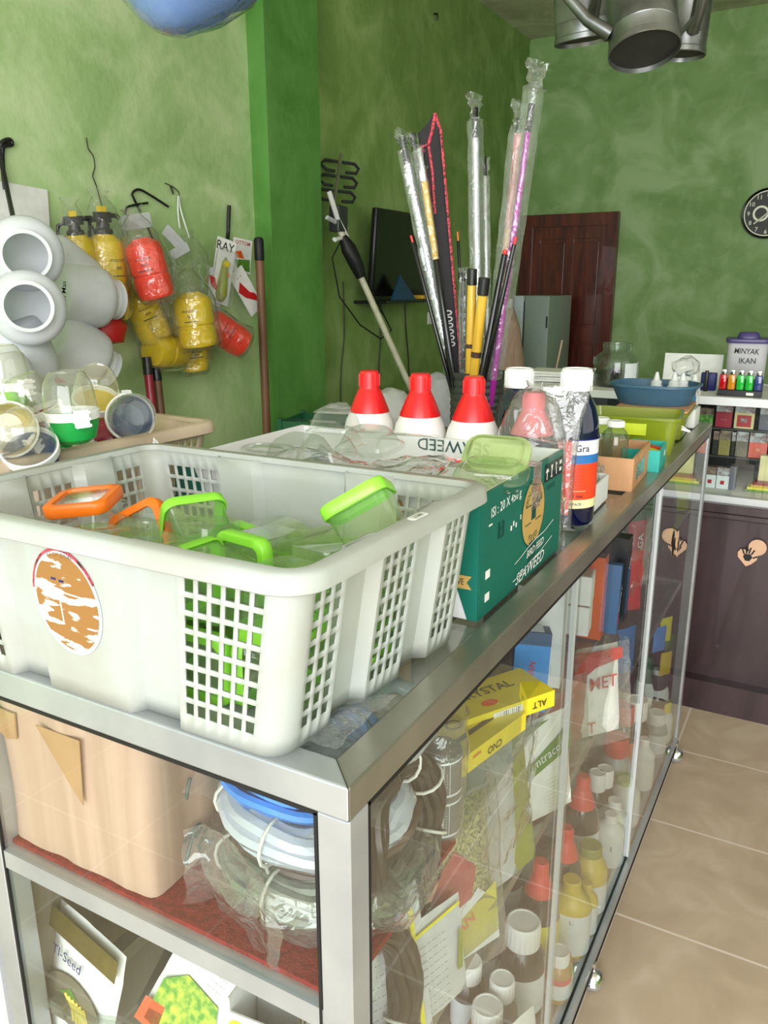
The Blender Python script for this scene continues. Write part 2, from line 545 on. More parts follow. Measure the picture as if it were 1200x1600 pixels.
solid('dye_green', (30, 190, 60), 0.1, coat=0.5)
solid('dye_blue', (50, 70, 130), 0.1, coat=0.5)
solid('liquid_brown', (40, 22, 14), 0.1)
solid('liquid_olive', (110, 104, 60), 0.15)
solid('lime_ball', (206, 222, 40), 0.4)
solid('lid_purple', (74, 62, 120), 0.35)
solid('outside_concrete', (150, 146, 140), 0.9, 0, 0.1, 3)

clear('glass_pane', (246, 251, 248), milk=0.006, rough=0.0, ior=1.5, gain=1.25)
clear('glass_top', (236, 242, 238), milk=0.07, rough=0.04, ior=1.5, gain=1.3)
clear('clear_plastic', (252, 253, 252), milk=0.035, rough=0.08, ior=1.5)
clear('clear_green', (240, 250, 224), milk=0.10, rough=0.1, ior=1.5)
clear('clear_smoke', (240, 243, 240), milk=0.07, rough=0.1, ior=1.5, milkc=(225, 225, 220))
clear('film', (253, 253, 253), milk=0.10, rough=0.12, ior=1.42, bump=0.8, bscale=34, milkc=(240, 244, 244), gain=2.3)
clear('film_wall', (254, 254, 254), milk=0.03, rough=0.10, ior=1.42, bump=1.0, bscale=26, milkc=(240, 244, 244), gain=2.0)
clear('film_fine', (250, 250, 250), milk=0.16, rough=0.12, ior=1.5, bump=0.9, bscale=90, milkc=(240, 244, 244), gain=2.2)
clear('jar_glass', (222, 232, 224), milk=0.05, rough=0.02, ior=1.5, gain=1.4)
clear('lime_clear', (214, 226, 90), milk=0.42, rough=0.15, ior=1.5, milkc=(206, 218, 70))
clear('dome_clear', (246, 246, 240), milk=0.11, rough=0.05, ior=1.5, gain=1.4)
clear('tube_clear', (236, 240, 246), milk=0.8, rough=0.15, ior=1.45, milkc=(236, 240, 250), gain=1.6)
solid('tape_brown', (182, 140, 100), 0.12, 0, 0.06, 30, coat=0.6)
solid('coil_dark', (70, 60, 50), 0.3, 0.1, 0.15, 60)
solid('zinc_base', (64, 64, 60), 0.5, 0.4, 0.1, 9)
milky('crate_white', (204, 209, 206), 0.34, 0.38, scale=9, c2=(196, 198, 190))
milky('crate_beige', (218, 200, 176), 0.2, 0.45, scale=9, c2=(204, 184, 160))
milky('jar_white', (244, 246, 250), 0.34, 0.35)
milky('pink_cap', (246, 140, 150), 0.4, 0.3)
milky('blue_tub', (150, 196, 255), 0.5, 0.25)
milky('frost', (226, 224, 232), 0.35, 0.35, see=0.12)
milky('nozzle_white', (238, 240, 238), 0.2, 0.35)
milky('pale_lid', (206, 226, 160), 0.4, 0.25, see=0.3)
# ------------------------------------------------------------------ the room
XL, YB, ZC, XR, YF = -2.03, 5.96, 3.2, 2.7, -2.6
def slab(name, c, d, mat):
    return struct(MB().m(mat).box(c, d).done(name, smooth=False))
slab('floor', ((XL + XR) / 2, (YB + YF) / 2, -0.03), (XR - XL + .2, YB - YF + .2, 0.06), 'floor_tiles')
slab('ceiling', ((XL + XR) / 2, (YB + YF) / 2, ZC + .03), (XR - XL + .2, YB - YF + .2, 0.06), 'ceiling_plaster')
slab('wall_left', (XL - .05, (2.74 + YF) / 2, ZC / 2), (.1, 2.74 - YF, ZC), 'lit_green_plaster')  # near stretch, its brighter daylight is painted in
slab('wall_left', (XL - .05, (YB + 2.74) / 2, ZC / 2), (.1, YB - 2.74, ZC), 'green_plaster')
slab('wall_back', ((XL + XR) / 2, YB + .05, ZC / 2), (XR - XL + .2, .1, ZC), 'back_green_plaster')
slab('wall_right', (XR + .05, (YB + YF) / 2, ZC / 2), (.1, YB - YF, ZC), 'green_plaster')
slab('trim_1', (XL + .045, 2.74, ZC / 2), (.09, .40, ZC), 'pillar_paint')
slab('trim_2', ((XL + XR) / 2, YF, ZC - .12), (XR - XL, .14, .24), 'green_plaster')
slab('trim_3', ((XL + XR) / 2, -6.6, -0.10), (14, 8, 0.06), 'outside_concrete')
# door in the back wall
dl, dr = XL + .01, PY(970, 331, YB).x
dt = PY(970, 331, YB).z
b = MB().m('door_wood')
dw = dr - dl
b.box((dl + .045, YB - .03, dt / 2), (.09, .06, dt)); b.box((dr - .035, YB - .03, dt / 2), (.07, .06, dt))
b.box(((dl + .09 + dr - .07) / 2, YB - .03, dt - .045), (dw - .16, .06, .09))
door = struct(b.done('door_1', smooth=False))
b = MB().m('door_wood')
L0, L1 = dl + .09, dr - .07
cx = (L0 + L1) / 2; w2 = (L1 - L0) / 2
b.box((cx, YB - .012, (dt - .09) / 2), (L1 - L0, .024, dt - .09))
for k in (-1, 0, 1):
    b.box((cx + k * (w2 - .03), YB - .032, (dt - .09) / 2), (.06, .02, dt - .09))
for z in (dt - .13, 1.06, .74, .1):
    b.box((cx, YB - .031, z), (L1 - L0, .018, .10))
for k in (-.5, .5):
    for z0, z1 in ((1.11, dt - .18), (.79, 1.01), (.15, .69)):
        b.rbox((cx + k * (w2 - .03), YB - .03, (z0 + z1) / 2), (w2 - .10, .012, z1 - z0 - .06), .004)
b.done('door_leaf', door, smooth=False)
b = MB().m('chrome').lathe([(0, .0), (.014, 0), (.016, .01), (.022, .03), (.018, .045), (0, .05)], 16, T(L1 - .03, YB - .04, .80) @ RX(90))
b.box((L1 - .03, YB - .045, .87), (.035, .01, .06)); b.done('door_handle', door)

# ------------------------------------------------------------------ display counter
AL = 'aluminium'
ctr = thing('display_counter', 'long aluminium and glass display counter on chrome ball casters with a red carpeted shelf', 'counter', (0, 0, 0))
TOP, CX0, CY1 = 1.06, -.485, 1.945
b = MB().m('aluminium_worn')
def mitre(p0, p1, q1, q0, z0, z1):
    b.loft([[(x, y, z) for x, y in (p0, p1, q1, q0)] for z in (z0, z1)])
r_ = .031
mitre((0, 0), (0, CY1), (-r_, CY1 - r_), (-r_, r_), TOP - r_, TOP)
mitre((0, CY1), (CX0, CY1), (CX0 + r_, CY1 - r_), (-r_, CY1 - r_), TOP - r_, TOP)
mitre((CX0, CY1), (CX0, 0), (CX0 + r_, r_), (CX0 + r_, CY1 - r_), TOP - r_, TOP)
b.m(AL)
mitre((CX0, 0), (0, 0), (-r_, r_), (CX0 + r_, r_), TOP - r_, TOP)
top = b.done('top_frame', ctr, smooth=False)
md = top.modifiers.new('soft_edge', 'BEVEL'); md.width = .002; md.segments = 2
for x, y, m in ((-.0157, .0157, AL), (CX0 + .0157, .0157, AL), (-.0157, CY1 - .0157, AL), (CX0 + .0157, CY1 - .0157, AL)):
    MB().m(m).rbox((x, y, (.08 + TOP - r_) / 2), (.031, .031, TOP - r_ - .08), .002, seg=1).done('post', ctr, smooth=False)
b = MB().m(AL)
for x in (-.0157, CX0 + .0157): b.rbox((x, CY1 / 2, .067), (.031, CY1, .032), .002, seg=1)
for y in (.0157, CY1 - .0157): b.rbox((CX0 / 2, y, .067), (-CX0, .031, .031), .002, seg=1)
b.m('rubber_black'); b.box((.0008, CY1 / 2, .053), (.002, CY1, .007)); b.box((-.012, CY1 / 2, .085), (.004, CY1 - .06, .006))
b.done('bottom_frame', ctr, smooth=False)
MB().m('grey_board').box((CX0 / 2, CY1 / 2, .079), (-CX0 - .05, CY1 - .05, .006)).done('floor_panel', ctr, smooth=False)
# glass: top, front, long side with two sliding edges, back end
MB().m('glass_top').box((CX0 / 2, CY1 / 2, TOP - .006), (-CX0 - 2 * r_ - .002, CY1 - 2 * r_ - .002, .004)).done('glass_top', ctr, smooth=False)
G0, G1 = .09, TOP - r_ - .002
def pane(c, d):
    return MB().m('glass_pane').box(c, d).done('glass_pane', ctr, smooth=False)
pane((CX0 / 2, .006, (.84 + G1) / 2), (-CX0 - .066, .0, G1 - .845)) if 0 else None
def pane1(pts):
    return MB().m('glass_pane').face(pts).done('glass_pane', ctr, smooth=False, recalc=False)
pane1([(CX0 + .033, .004, G0), (-.033, .004, G0), (-.033, .004, G1), (CX0 + .033, .004, G1)])
for y0, y1, x in ((.034, .66, -.004), (.62, 1.31, -.012), (1.27, CY1 - .034, -.004)):
    pane1([(x, y0, G0), (x, y1, G0), (x, y1, G1), (x, y0, G1)])
for x, y in ((-.007, .64), (-.009, 1.29)):
    MB().m('aluminium_white').box((x, y, (G0 + G1) / 2), (.006, .013, G1 - G0)).done('door_edge', ctr, smooth=False)
pane1([(CX0 + .033, CY1 - .005, G0), (-.033, CY1 - .005, G0), (-.033, CY1 - .005, G1), (CX0 + .033, CY1 - .005, G1)])
MB().m('grey_board').box((CX0 + .005, CY1 / 2, (G0 + G1) / 2), (.006, CY1 - .066, G1 - G0)).done('back_panel', ctr, smooth=False)
# black seals round the front opening
b = MB().m('rubber_black')
b.box((CX0 / 2, .002, G1 - .0), (-CX0 - .062, .003, .004)); b.box((-.0325, .002, (G0 + G1) / 2), (.003, .003, G1 - G0)); b.box((CX0 + .0325, .002, (G0 + G1) / 2), (.003, .003, G1 - G0))
b.box((-.002, CY1 / 2, G1), (.003, CY1 - .06, .004)); b.box((-.002, .0325, .56), (.003, .003, .94))
b.done('rubber_seal', ctr, smooth=False)
# upper shelf: red carpet on an aluminium rail
SH1 = .834
b = MB().m('aluminium'); b.box((CX0 / 2, .008, SH1 - .014), (-CX0 - .012, .014, .022)); b.done('shelf_rail', ctr, smooth=False)
b = MB().m('carpet_red'); b.box((CX0 / 2 - .005, .135, SH1 - .0015), (-CX0 - .03, .24, .007)); b.m('glass_top').box((CX0 / 2, CY1 / 2 + .12, SH1 - .0035), (-CX0 - .04, CY1 - .29, .005))
b.done('upper_shelf', ctr, smooth=False)
SH2 = .600
b = MB().m('glass_top').box((CX0 / 2, CY1 / 2, SH2 - .004), (-CX0 - .07, CY1 - .05, .006))
b.m('aluminium_worn')
for x in (-.045, CX0 + .045): b.box((x, CY1 / 2, SH2 - .012), (.022, CY1 - .06, .020))
b.done('lower_shelf', ctr, smooth=False)
for y in (.03, .953, 1.915):
    for x in (0.0, CX0 + .02):
        c_ = MB().m('caster_grey')
        c_.lathe([(0, -.024), (.012, -.021), (.021, -.012), (.024, 0), (.021, .012), (.012, .021), (0, .024)], 20, RY(90) @ RZ(0))
        c_.m('chrome').lathe([(.0255, 0), (.022, .013), (.012, .022), (0, .0255)], 20)
        c_.m('chrome').tube([(0, 0, .02), (0, 0, .042)], .006)
        c_.done('caster', ctr, loc=(x, y, .024))

# the cabinet next to it, only its front corner shows
nb = thing('display_cabinet', 'second glass cabinet with white frame, left of the counter under the beige basket', 'cabinet', (-.5, 0, 0))
b = MB().m('aluminium_white')
for x in (-.018, -.60):
    for y in (.02, .60): b.rbox((x, y, .53), (.034, .034, 1.04), .002, seg=1)
for z in (1.043, .07):
    for y in (.02, .60): b.box((-.31, y, z), (.62, .034, .034))
    for x in (-.018, -.60): b.box((x, .31, z), (.034, .6, .034))
b.done('frame', nb, smooth=False)
MB().m('white_matte').box((-.31, .31, 1.052), (.56, .56, .006)).done('cabinet_top', nb, smooth=False)
MB().m('glass_pane').face([(-.58, .01, .09), (-.04, .01, .09), (-.04, .01, 1.02), (-.58, .01, 1.02)]).done('glass_pane', nb, smooth=False, recalc=False)

# hand stickers
def hand_sticker(name, label, M, flip=1):
    b = MB().m('peach_sticker')
    b.lathe([(0, 0), (.021, 0), (.021, .0006), (0, .0006)], 28, M @ T(-.012 * flip, .016, 0))
    hp = [(-.022, .012), (-.012, .021), (-.002, .018), (.004, .012), (.012, .018), (.020, .017), (.026, .008), (.025, -.004), (.004, -.027), (-.008, -.020), (-.02, -.006)]
    hp = [(x * flip + .006 * flip, y - .010) for x, y in hp]
    b.prism(hp, 0, .0009, M)
    b.m('ink')
    pm = [(-.010, -.012), (-.004, -.022), (.006, -.022), (.012, -.012), (.009, -.004), (-.006, -.004)]
    b.prism([((x + .007) * flip, y) for x, y in pm], .0009, .0013, M)
    for x, y, a, L in ((-.007, -.004, 28, .014), (-.001, -.003, 12, .017), (.0045, -.003, -4, .016), (.010, -.005, -20, .014), (-.011, -.013, 62, .012)):
        a = math.radians(a) ; dx, dy = -math.sin(a) * L, math.cos(a) * L; wx, wy = math.cos(a) * .0019, math.sin(a) * .0019
        x = x + .007
        b.prism([((u) * flip, v) for u, v in ((x - wx, y - wy), (x + wx, y + wy), (x + dx + wx, y + dy + wy), (x + dx - wx, y + dy - wy))], .0009, .0013, M)
    o = b.done(name, smooth=False)
    return tag(o, label, 'sticker')
p = PX(1058, 850, 0.0)
hand_sticker('hand_sticker', 'peach sticker with a black hand on the far end of the counter glass', T(.0008, p.y, p.z) @ SIDE @ Matrix.Scale(1.0, 4), 1)
p = PY(1173, 868, 2.30)
hand_sticker('hand_sticker', 'peach sticker with a black hand on the dark wooden cabinet panel', T(p.x, 2.329, p.z) @ FRONT @ Matrix.Scale(1.3, 4), -1)
# ------------------------------------------------------------------ plastic crates
def crate(name, L, W, H, mat, longp, shortp, taper=.026, tapy=.012, nrow=8, flex=.0):
    """longp / shortp: list of (kind, width) with kind M mesh, R recess, S solid panel"""
    rc = .020
    REC = .011
    def side(panels, tot):
        s = sum(w for _, w in panels); out = []; x = -tot / 2
        k = tot / s
        for kind, w in panels:
            w *= k
            if kind == 'R':
                t = min(.009, w * .25)
                out += [(x, 0, 0), (x + t, -REC, 0), (x + w - t, -REC, 0)]
            elif kind == 'S':
                out += [(x, 0, 0), (x + w * .5, 0, 0)]
            else:
                n = max(2, round((w - .005) / .0142)); m = (w - n * .0142 + .004) / 2
                out.append((x, 0, 0)); y = x + m
                for i in range(n):
                    out.append((y, 0, 1)); y += .0102
                    if i < n - 1: out.append((y, 0, 0)); y += .004
                    else: out.append((y, 0, 0))
            x += w
        return out
    LL, WW = L - 2 * rc, W - 2 * rc
    cols = []
    sides = ((side(longp, LL), LL, (1, 0), (0, -1)), (side(shortp, WW), WW, (0, 1), (1, 0)), (side(longp, LL), LL, (-1, 0), (0, 1)), (side(shortp, WW), WW, (0, -1), (-1, 0)))
    for si, (lst, tot, d, nrm) in enumerate(sides):
        for x, off, h in lst: cols.append((si, x / (tot / 2), off, h, None))
        cols.append((si, 1.0, 0, 0, None))
        for k in range(1, 5): cols.append((si, 1.0, 0, 0, k / 5))
    def pos(c, z):
        t = z / H
        hl, hw = L / 2 - taper * (1 - t), W / 2 - tapy * (1 - t)
        si, u, off, h, a = c
        d, nrm = sides[si][2], sides[si][3]
        half = (hl if si % 2 == 0 else hw) - rc
        oth = (hw if si % 2 == 0 else hl)
        if a is None:
            x = d[0] * u * half + nrm[0] * (oth + off); y = d[1] * u * half + nrm[1] * (oth + off)
            return (x, y, z)
        n2 = sides[(si + 1) % 4][3]
        cx = d[0] * half + nrm[0] * (oth - rc); cy = d[1] * half + nrm[1] * (oth - rc)
        ang = a * PI / 2
        return (cx + rc * (nrm[0] * math.cos(ang) + n2[0] * math.sin(ang)), cy + rc * (nrm[1] * math.cos(ang) + n2[1] * math.sin(ang)), z)
    z0, z1 = .016, H - .022
    zs = [(0, 0)]
    pit = (z1 - z0) / nrow
    for i in range(nrow):
        zs += [(z0 + i * pit + .0022, 1), (z0 + (i + 1) * pit - .0022, 0)]
    zs += [(H - .004, 0)]
    root = thing(name, '', '')
    def skew(p):
        t = p[2] / H
        return (p[0] + p[1] * (flex * (1 - t) + flex * .35 * t), p[1], p[2])
    b = MB().m(mat)
    V = [[b.bm.verts.new(skew(pos(c, z))) for c in cols] for z, _ in zs]
    n = len(cols)
    for j in range(len(zs) - 1):
        for i in range(n):
            k = (i + 1) % n
            if zs[j][1] and cols[i][3]: continue
            b.bm.faces.new((V[j][i], V[j][k], V[j + 1][k], V[j + 1][i]))
    b.done('crate_wall', root, solidify=.0026, ang=28)
    def loop(d, z):
        return [skew((x, y, z)) for x, y in rrect(L / 2 + d, W / 2 + d, rc + d, 6)]
    MB().m(mat).loft([loop(-.003, H - .006), loop(-.001, H), (loop(.010, H)), loop(.014, H - .003), loop(.015, H - .016), loop(.012, H - .018), loop(.010, H - .008), loop(-.003, H - .006)], False, False).done('rim', root, ang=50)
    a, c = L / 2 - taper - .014, W / 2 - tapy - .014
    b = MB().m(mat)
    NX, NY = 22, 16
    cs = [(x, y) for x in (0,) for y in (0,)]
    b.loft([[skew((x, y, .002)) for x, y in rrect(a - .002, c - .002, rc - .002, 4)], [skew((x, y, .005)) for x, y in rrect(a - .002, c - .002, rc - .002, 4)]])
    b.done('crate_base', root)
    return root
Lp = [('M', .090), ('R', .056), ('S', .108), ('R', .056), ('M', .090)]
Sp = [('M', .048), ('R', .058), ('M', .062), ('R', .058), ('M', .048)]
CZ = 1.06
cr = crate('plastic_crate', .462, .315, .172, 'crate_white', [('M', .072), ('R', .058), ('S', .108), ('R', .062), ('M', .086)], Sp, flex=.09)
tag(cr, 'white plastic crate with mesh panels and round sticker, full of lidded jars', 'crate')
CRX, CRY, CRROT = -.262, .149, .3
cr.location = (CRX, CRY, CZ); cr.rotation_euler = (0, 0, math.radians(CRROT))
# worn oval sticker on the middle panel
b = MB().m('label_white')
Ms = T(-.028, -.1543, .098) @ RX(90 + 4.0)
b.lathe([(0, 0), (.046, 0), (.046, .0006), (0, .0006)], 40, Ms @ RZ(0), sx=.92, sy=1.12)
b.m('case_coral'); b.lathe([(.0445, .0007), (.047, .0007), (.047, .0002)], 40, Ms, sx=.92, sy=1.12, a0=PI * .15, a1=PI * .95)
o = b.done('round_sticker', cr); o['label'] = 'scratched oval brown and white sticker with a pink border'
m, nt, out = _new('worn_print')
bs = nt.nodes.new('ShaderNodeBsdfPrincipled'); bs.inputs['Roughness'].default_value = .5
tc = nt.nodes.new('ShaderNodeTexCoord'); mp = nt.nodes.new('ShaderNodeMapping'); mp.inputs['Scale'].default_value = (22, 22, 70)
mp.inputs['Rotation'].default_value = (0, math.radians(18), 0)
n = nt.nodes.new('ShaderNodeTexNoise'); n.inputs['Scale'].default_value = 1.2; n.inputs['Detail'].default_value = 5
nt.links.new(tc.outputs['Object'], mp.inputs['Vector']); nt.links.new(mp.outputs[0], n.inputs['Vector'])
r = _ramp(nt, n.outputs['Fac'], [(.53, lin((150, 106, 56))), (.56, lin((236, 232, 230)))])
nt.links.new(r.outputs['Color'], bs.inputs['Base Color']); nt.links.new(bs.outputs[0], out.inputs[0])
b = MB().m('worn_print').lathe([(0, .0010), (.0425, .0010), (.0425, .0004)], 40, Ms, sx=.92, sy=1.12)
b.m('label_navy').box((-.012, .022, .0012), (.006, .002, .0004), Ms).box((-.002, .021, .0012), (.006, .002, .0004), Ms)
b.m('ink_soft').text('LES OF SWAL', .006, Ms @ T(0, .046, .001))
b.m('paper_white').box((-.008, -.006, .0012), (.0012, .03, .0004), Ms).box((0, .010, .0012), (.07, .0012, .0004), Ms @ RZ(-3))
b.done('worn_print', o)
# price labels stuck on the rim
def tiny_label(parent, M, txt='2.500', w=.026, h=.009):
    b = MB().m('paper_white').rbox((0, 0, 0), (w, h, .0006), .003, M)
    b.m('ink').text(txt, h * .75, M @ T(0, 0, .0005))
    return b.done('price_label', parent, smooth=False)
tiny_label(cr, T(.2375, .012, .1725) @ RZ(90 - 4), '2.500')

# lidded jars in the crate
def lidded_jar(lid='lime_plastic', body='clear_plastic', w=.064, h=.060, group=None):
    t = thing('lidded_jar', '', '', group=group)
    b = MB().m(body)
    a = w / 2
    def rg(s, z, r=.012): return [(x, y, z) for x, y in rrect(a * s, a * s, r, 4)]
    b.loft([rg(.80, .001), rg(.84, .0), rg(.87, .003), rg(.97, h - .008), rg(1.0, h - .007), rg(1.0, h)], True, False)
    b.done('jar_body', t, ang=50)
    b = MB().m(lid)
    b.loft([rg(1.05, h - .009, .013), rg(1.07, h - .008, .013), rg(1.07, h + .002, .013), rg(1.03, h + .004, .013), rg(.80, h + .004, .008), rg(.78, h + .001, .008), rg(.96, h + .001, .011), rg(1.03, h - .009, .013), rg(1.05, h - .009, .013)], False, False)
    b.m(body if lid != 'pale_lid' else lid).loft([rg(.80, h + .0015, .008), rg(.80, h + .0025, .008)], True, True)
    b.done('lid', t, ang=50)
    return t
jl = {}
for key, lid, body in (('green', 'lime_plastic', 'clear_green'), ('orange', 'orange_plastic', 'clear_plastic'), ('clear', 'clear_smoke', 'clear_plastic')):
    jl[key] = None
def put_jar(key, loc, rot, label, group=None):
    lid, body = {'green': ('lime_plastic', 'clear_green'), 'orange': ('orange_plastic', 'clear_plastic'), 'frost': ('clear_green', 'clear_green')}[key]
    if jl.get(key) is None:
        t = lidded_jar(lid, body); jl[key] = t
        t.location = loc; t.rotation_euler = rot.to_euler(); t['label'] = label; t['category'] = 'jar'
        if group: t['group'] = group
        return t
    src = jl[key]
    t = dup(src, loc, rot, label, group)
    t['category'] = 'jar'
    if not group and 'group' in t: del t['group']
    return t
z0 = CZ + .168
tops = [
 ('orange', (131, 782), 1.212, RZ(28) @ RX(4) @ RY(-6), 'clear square jar with an orange rimmed lid standing up in the crate corner'),
 ('orange', (222, 838), 1.176, RZ(10) @ RX(70) @ RZ(30), 'tipped clear jar with a bright orange lid ring, beside the upright orange one'),
 ('green', (300, 815), 1.190, RZ(60) @ RX(-62), 'clear jar on its side showing an arched lime lid, nearest the orange lids'),
 ('frost', (335, 862), 1.172, RZ(10) @ RX(172), 'upside down pale green jar base in the middle of the crate'),
 ('green', (392, 868), 1.150, RZ(-20) @ RX(94), 'jar lying with its lime lid edge turned right, in the centre of the crate'),
 ('frost', (470, 880), 1.170, RZ(35) @ RX(176), 'upside down pale green jar at the front right corner of the crate'),
 ('frost', (478, 835), 1.182, RZ(60) @ RX(150), 'clouded clear jar leaning behind the front right jar in the crate'),
 ('green', (560, 782), 1.232, frame(Vector((0, 0, .85)) - Vector((.874, .485, 0)) * .5 + Vector((-.485, .874, 0)) * .42, (.874, .485, .6)), 'tall tilted clear jar with a lime green lid rising above the crate rim'),
 ('frost', (530, 850), 1.176, RZ(80) @ RX(168), 'clear upside down jar wedged under the tallest tilted jar'),
]
for key, (px, py), z, M, lab in tops:
    p = PZ(px, py, z)
    d = M.to_3x3() @ Vector((0, 0, .058 if key != 'frost' else 0))
    put_jar(key, p - d, M, lab)
jp = [o for o in bpy.data.objects if o.get('label', '').startswith('clear square jar with an orange')][0]
tiny_label(jp, T(-.012, -.0318, .034) @ RX(90), '2500', .022, .010)
GL = 'green lidded jars heaped lower down in the white crate'
OL = 'orange lidded jars at the left end of the white crate'
Mc = T(CRX, CRY, CZ) @ RZ(CRROT)
for layer in range(2):
    for i in range(5):
        for j in range(3):
            if layer == 1 and (j == 2): continue
            x = -.152 + i * .076 + (rnd.random() - .5) * .004
            y = -.076 + j * .076 + (rnd.random() - .5) * .004
            z = .042 + layer * .066
            o_ = i <= 0
            M = RZ(rnd.choice([0, 90, 180, 270]) + rnd.uniform(-12, 12)) @ RX(rnd.choice([0, 90, 180, 90, 180] if layer == 0 else [180, 180, 160, 90]) + rnd.uniform(-6, 6))
            c = M.to_3x3() @ Vector((0, 0, .03))
            p = Mc @ Vector((x, y, z)) - c
            put_jar('orange' if o_ else 'green', p, M,
                    'clear jar with an orange lid seen through the left mesh of the white crate' if o_ else 'clear jar with a lime green lid seen through the mesh of the white crate', OL if o_ else GL)

# loose film under the crate corner
def film_sheet(name, label, pts, z, seed, amp=.006, mat='film_fine', cat='plastic film'):
    b = MB().m(mat)
    A, B, C_, D = [Vector(p) for p in pts]
    b.sheet(14, 10, lambda u, v: (A * (1 - u) * (1 - v) + B * u * (1 - v) + C_ * u * v + D * (1 - u) * v) + Vector((0, 0, z)))
    b.crumple(amp, 60, seed)
    for v in b.bm.verts: v.co.z = max(v.co.z, z - amp)
    o = b.done(name, ang=20)
    return tag(o, label, cat)
film_sheet('plastic_film', 'crinkled clear film on the counter top by the front crate corner', [(-.075, .034, 0), (-.036, .036, 0), (-.034, .14, 0), (-.07, .12, 0)], 1.063, 3.1, .004)

# second crate, beige, left behind the first
cb = crate('plastic_crate', .50, .33, .168, 'crate_beige', Lp, Sp)
tag(cb, 'dusty beige plastic crate heaped with round feeder cups', 'crate')
cb.location = (-.742, .268, CZ); cb.rotation_euler = (0, 0, math.radians(87))

def feeder_cup(col, r=.033):
    t = thing('feeder_cup', '', '')
    MB().m(col).lathe([(0, .002), (r * .55, 0), (r * .8, .006), (r * .96, .022), (r * .98, .034), (r * .94, .034), (r * .92, .022), (r * .75, .008), (0, .006)], 32).done('cup_bowl', t)
    MB().m('white_plastic').lathe([(r * .97, .031), (r * 1.04, .031), (r * 1.05, .041), (r * 1.0, .042), (r * .97, .041), (r * .97, .031)], 32).done('ring', t)
    MB().m('dome_clear').lathe([(r * .98, .040), (r * .97, .055), (r * .88, .075), (r * .68, .088), (r * .55, .091), (r * .5, .089), (0, .089)], 32).done('dome', t)
    b = MB().m('white_plastic')
    b.box((r * 1.12, 0, .036), (.010, .016, .012)); b.box((r * 1.3, .006, .036), (.010, .003, .022)); b.box((r * 1.3, -.006, .036), (.010, .003, .022)); b.box((r * 1.42, 0, .036), (.003, .016, .022))
    for z in (.028, .036, .044): b.box((r * 1.5, 0, z), (.006, .018, .003))
    b.done('clip', t, smooth=False)
    return t
cups = [
 ('green_plastic', (112, 650), -.555, RZ(-25) @ RX(2), 'green feeder cup with clear dome standing upright on top of the heap', 34),
 ('maroon_plastic', (62, 648), -.66, RZ(150) @ RX(-20), 'maroon feeder cup with clear dome tilted behind the green cup', 34),
 ('navy_plastic', (200, 655), -.60, aim((.78, -.5, .25)) @ RZ(-60), 'dark blue ringed feeder cup tipped toward the front, right end of the heap', 20),
 ('navy_plastic', (52, 716), -.57, aim((.4, -.5, .9)) @ RZ(150), 'blue feeder cup half sunk at the front edge of the heap', 20),
 ('yellow_plastic', (14, 672), -.60, aim((.8, -.6, .2)) @ RZ(100), 'yellow feeder cup facing outward at the left edge of the heap', 20),
 ('yellow_plastic', (150, 640), -.68, RZ(60) @ RX(30), 'yellow feeder cup behind the blue ringed one', 20),
 ('maroon_plastic', (172, 688), -.64, RZ(-60) @ RX(100), 'pinkish maroon feeder cup lying on its side low between the green and blue cups', 20),
 ('lime_plastic', (12, 644), -.70, RZ(0), 'lime green feeder cup at the far left of the heap', 0),
 ('yellow_plastic', (30, 700), -.63, RZ(0) @ RX(40), 'pale yellow feeder cup under the left edge of the heap', 20),
 ('green_plastic', (75, 690), -.67, RZ(0) @ RX(170), 'green feeder cup turned upside down under the heap', 20),
]
for col, (px, py), x, M, lab, hz in cups:
    t = feeder_cup(col)
    p = PX(px, py, x) - M.to_3x3() @ Vector((0, 0, hz / 1000.))
    t.location = p; t.rotation_euler = M.to_euler()
    tag(t, lab, 'feeder cup')
for k in range(10):
    col = ['navy_plastic', 'yellow_plastic', 'maroon_plastic', 'green_plastic'][k % 4]
    t = feeder_cup(col)
    t.location = (-.80 + .10 * (k % 2) - .02, .09 + .082 * (k // 2), CZ + .06); t.rotation_euler = (math.radians(rnd.uniform(60, 120)), 0, rnd.uniform(0, 6))
    cn = ['blue', 'yellow', 'maroon', 'green'][k % 4]
    tag(t, '%s feeder cup packed low inside the beige crate under the visible heap' % cn, 'feeder cup', '%s feeder cups packed inside the beige crate' % cn)
# ------------------------------------------------------------------ bird feed carton with its clear boxes
ct = thing('open_carton', 'open green and white bird feed carton with clear boxes piled inside', 'carton', (-.2625, .495, CZ))
w, d, h = .445, .300, .147
hx, hy = w / 2, d / 2
b = MB().m('carton_green')
b.box((hx, 0, h / 2), (.005, d, h)); b.box((-hx, 0, h / 2), (.005, d, h)); b.m('carton_white').box((-hx + .004, 0, h / 2 + .001), (.003, d - .006, h)); b.m('carton_green')
b.m('carton_white')
b.box((0, -hy, h / 2), (w - .005, .005, h)); b.box((0, hy, h / 2), (w - .005, .005, h)); b.box((0, 0, .003), (w - .005, d - .005, .004))
b.box((hx - .004, 0, h / 2 + .002), (.003, d - .01, h - .006))
b.m('carton_green').prism([(hx + .002, 0), (hx - .010, 0), (hx - .030, .055), (hx - .005, h), (hx + .002, h)], hy + .001, hy + .004, RX(90))
b.prism([(-hx, 0), (-hx + .10, 0), (-hx + .03, h), (-hx, h)], hy + .001, hy + .004, RX(90))
